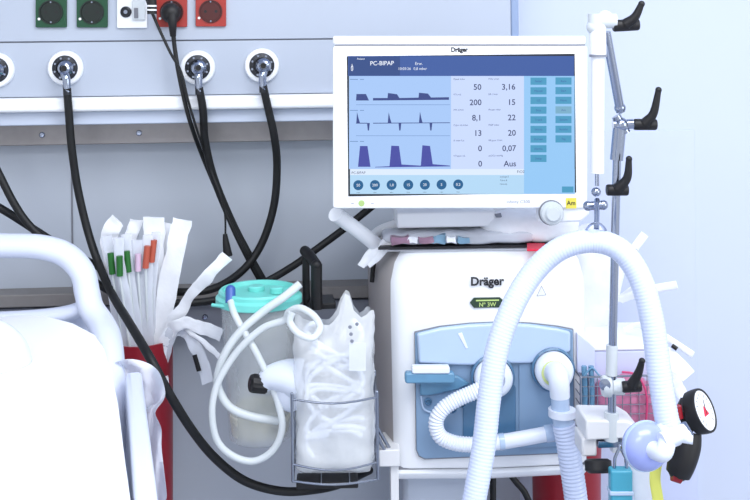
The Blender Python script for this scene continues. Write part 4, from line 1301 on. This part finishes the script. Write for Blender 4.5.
# ------------------------------------------------------------------ heat and moisture filter, gauge
Yf = 1.36
t = thing('breathing_filter', 'round lavender-blue breathing filter at the low end of the arching hose', 'filter', P(650, 475, Yf))
c = P(646, 446, Yf)
kk = Yf / F_PX * .83
ax = Vector((.25, -.93, .1)).normalized()
b = nb(); lathe(b, [(10 * kk, -.026), (22 * kk, -.020), (27 * kk, -.010), (29 * kk, -.003), (29 * kk, .003), (26 * kk, .010), (20 * kk, .017), (12 * kk, .020), (.0001, .021)], c, ax, 44); obj('shell', b, M['filt'], t)
b = nb(); lathe(b, [(29.6 * kk, -.003), (30.2 * kk, -.001), (30.2 * kk, .001), (29.6 * kk, .003)], c, ax, 44); obj('seam_ring', b, M['paleblue'], t)
b = nb(); q = c + ax * .016; sweep(b, [q, q + Vector((.008, -.022, .004)), P(668, 441, Yf - .03), P(676, 437, Yf - .02)], lambda s: .0115 - .001 * s, 20); obj('neck', b, M['port'], t)
b = nb(); sweep(b, [P(662, 441, Yf - .035), P(685, 432, Yf - .025)], .0105, 20, n=1); ball(b, P(685, 436, Yf - .03), .0085); cyl(b, P(680, 438, Yf - .03), P(693, 440, Yf - .035), .0055); obj('swivel', b, M['port'], t)
b = nb(); cyl(b, P(664, 452, Yf - .02), P(671, 456, Yf - .025), .006); obj('sampling_port', b, M['port'], t)
b = nb(); c_ = nb(); c_.free()
sweep(b, [P(683, 424, Yf - .005), P(690, 436, Yf - .02)], .005, 12, n=1); obj('chrome_pin', b, M['chrome'], t)

Yg = 1.45
t = thing('cuff_pressure_gauge', 'round black-rimmed pressure gauge with white dial and black hand bulb', 'gauge', P(683, 480, Yg))
c = P(702, 411, Yg)
kk = Yg / F_PX * .87
nrm = (RIGHT * .72 + UP * .42 - FWD * .55).normalized()
b = nb(); lathe(b, [(20 * kk, -.017), (24 * kk, -.013), (25 * kk, -.004), (25 * kk, .003), (24.4 * kk, .0052), (22.6 * kk, .0052), (20.5 * kk, .001), (.0001, .001)], c, nrm, 44); obj('case', b, M['black'], t)
b = nb(); lathe(b, [(22.4 * kk, .0012), (22.4 * kk, .0042), (.0001, .0043)], c, nrm, 40); dial = obj('dial', b, M['white'], t)
# marks on the dial
du = nrm.cross(Vector((0, 0, 1))).normalized() * -1
dv = nrm.cross(du) * 1
if dv.z < 0: dv = -dv
if du.x < 0: du = -du


def dpt(r, a, h=.0045):
    return c + (du * math.cos(R(a)) + dv * math.sin(R(a))) * r * kk + nrm * h


for a in range(-50, 231, 20):
    b = nb(); cyl(b, dpt(15.5, a), dpt(18.5, a), .0005, 6); obj('scale_mark', b, M['greyink'], dial)
b = nb(); cyl(b, dpt(5, -90), dpt(13, 60), .0011, 8, r2=.0004); obj('needle', b, M['ink'], dial)
b = nb(); vs = [b.verts.new(dpt(r_, a_, .0046)) for r_, a_ in ((3, 150), (9, -140), (9, -40), (3, 30), (5, 90))]; b.faces.new(vs)
g_ = bmesh.ops.extrude_face_region(b, geom=b.faces[:])
for v in [x for x in g_['geom'] if isinstance(x, bmesh.types.BMVert)]: v.co += nrm * .0003
obj('red_zone', b, M['redtag'], dial)
b = nb(); sweep(b, [P(692, 404, Yg + .02), P(684, 420, Yg + .015), P(680, 432, Yg + .01)], lambda s: .017 - .001 * s, 20)
obj('neck', b, M['black'], t)
b = nb(); sweep(b, [P(689, 432, Yg + .01), P(687, 446, Yg + .005), P(682, 462, Yg), P(678, 474, Yg)], lambda s: .017 + .004 * math.sin(2.4 * s) - .003 * s, 20); ball(b, P(679, 470, Yg), .0150)
obj('hand_bulb', b, M['black'], t)
b = nb(); cyl(b, P(672, 476, Yg - .006), P(681, 479, Yg - .006), .0065); obj('valve', b, M['crimson'], t)
b = nb(); sweep(b, [P(677, 406, Yg - .01), P(679, 418, Yg - .01)], .006, 12, n=1); obj('release_button', b, M['crimson'], t)

# ------------------------------------------------------------------ things hanging below on the right
t = thing('tubing_clamp', 'teal-blue plastic clamp with a chrome shackle hanging below the filter', 'clamp', P(622, 520, 1.50))
b = nb(); HC = Frame(622, 480, 1.50, 0); fprism(b, HC, rrect(611, 471, 633, 545, 2), 0, .02); obj('clamp_body', b, M['tealclip'], t, bevel=.003)
b = nb(); fprism(b, HC, rrect(610, 492, 634, 496, 1), -.002, .02); obj('clamp_rib', b, M['paleblue'], t, bevel=.001)
b = nb(); loop(b, [HC.at(614, 474, .01), HC.at(615, 458, .01), HC.at(620, 446, .01), HC.at(626, 458, .01), HC.at(627, 474, .01)], .0025, False); obj('shackle', b, M['chrome'], t)
b = nb(); sweep(b, [P(658, 455, 1.47), P(655, 478, 1.47), P(658, 500, 1.47), P(662, 530, 1.47)], 1, 12, flat=(.0078, .002))
tag(obj('yellow_tape', b, M['ystrip']), 'yellow-green strip hanging below the round filter', 'tape')
b = nb(); sweep(b, [P(638, 455, 1.52), P(641, 480, 1.52), P(647, 530, 1.52)], 1, 12, flat=(.014, .003)); crumple(b, .002, 70, 2)
tag(obj('patterned_wrapper', b, M['film']), 'clear wrapper hanging between the teal clamp and yellow strip', 'wrapper')

b = nb(); q = P(566, 438, 1.95); kk = 1.95 / F_PX
lathe(b, [(30 * kk, -q.z + .0), (34 * kk, -.05), (35 * kk, 0), (33 * kk, 0), (32 * kk, -.03), (.0001, -.03)], q, (0, 0, 1), 40)
tag(obj('waste_bin', b, M['crimson']), 'dark red bin standing below and behind the ventilator', 'bin')
b = nb(); sweep(b, [P(493, 470, 1.85), P(493, 500, 1.85), P(493, 560, 1.85), P(492, 640, 1.86)], .0056, 12)
tag(obj('power_cable', b, M['rubber']), 'black cable hanging straight down below the ventilator', 'cable')
b = nb(); sweep(b, [P(507, 470, 1.87), P(516, 482, 1.87), P(526, 495, 1.87), P(532, 520, 1.87), P(530, 600, 1.88)], .0056, 12)
tag(obj('power_cable', b, M['rubber']), 'black cable curving right below the ventilator towards the red bin', 'cable')
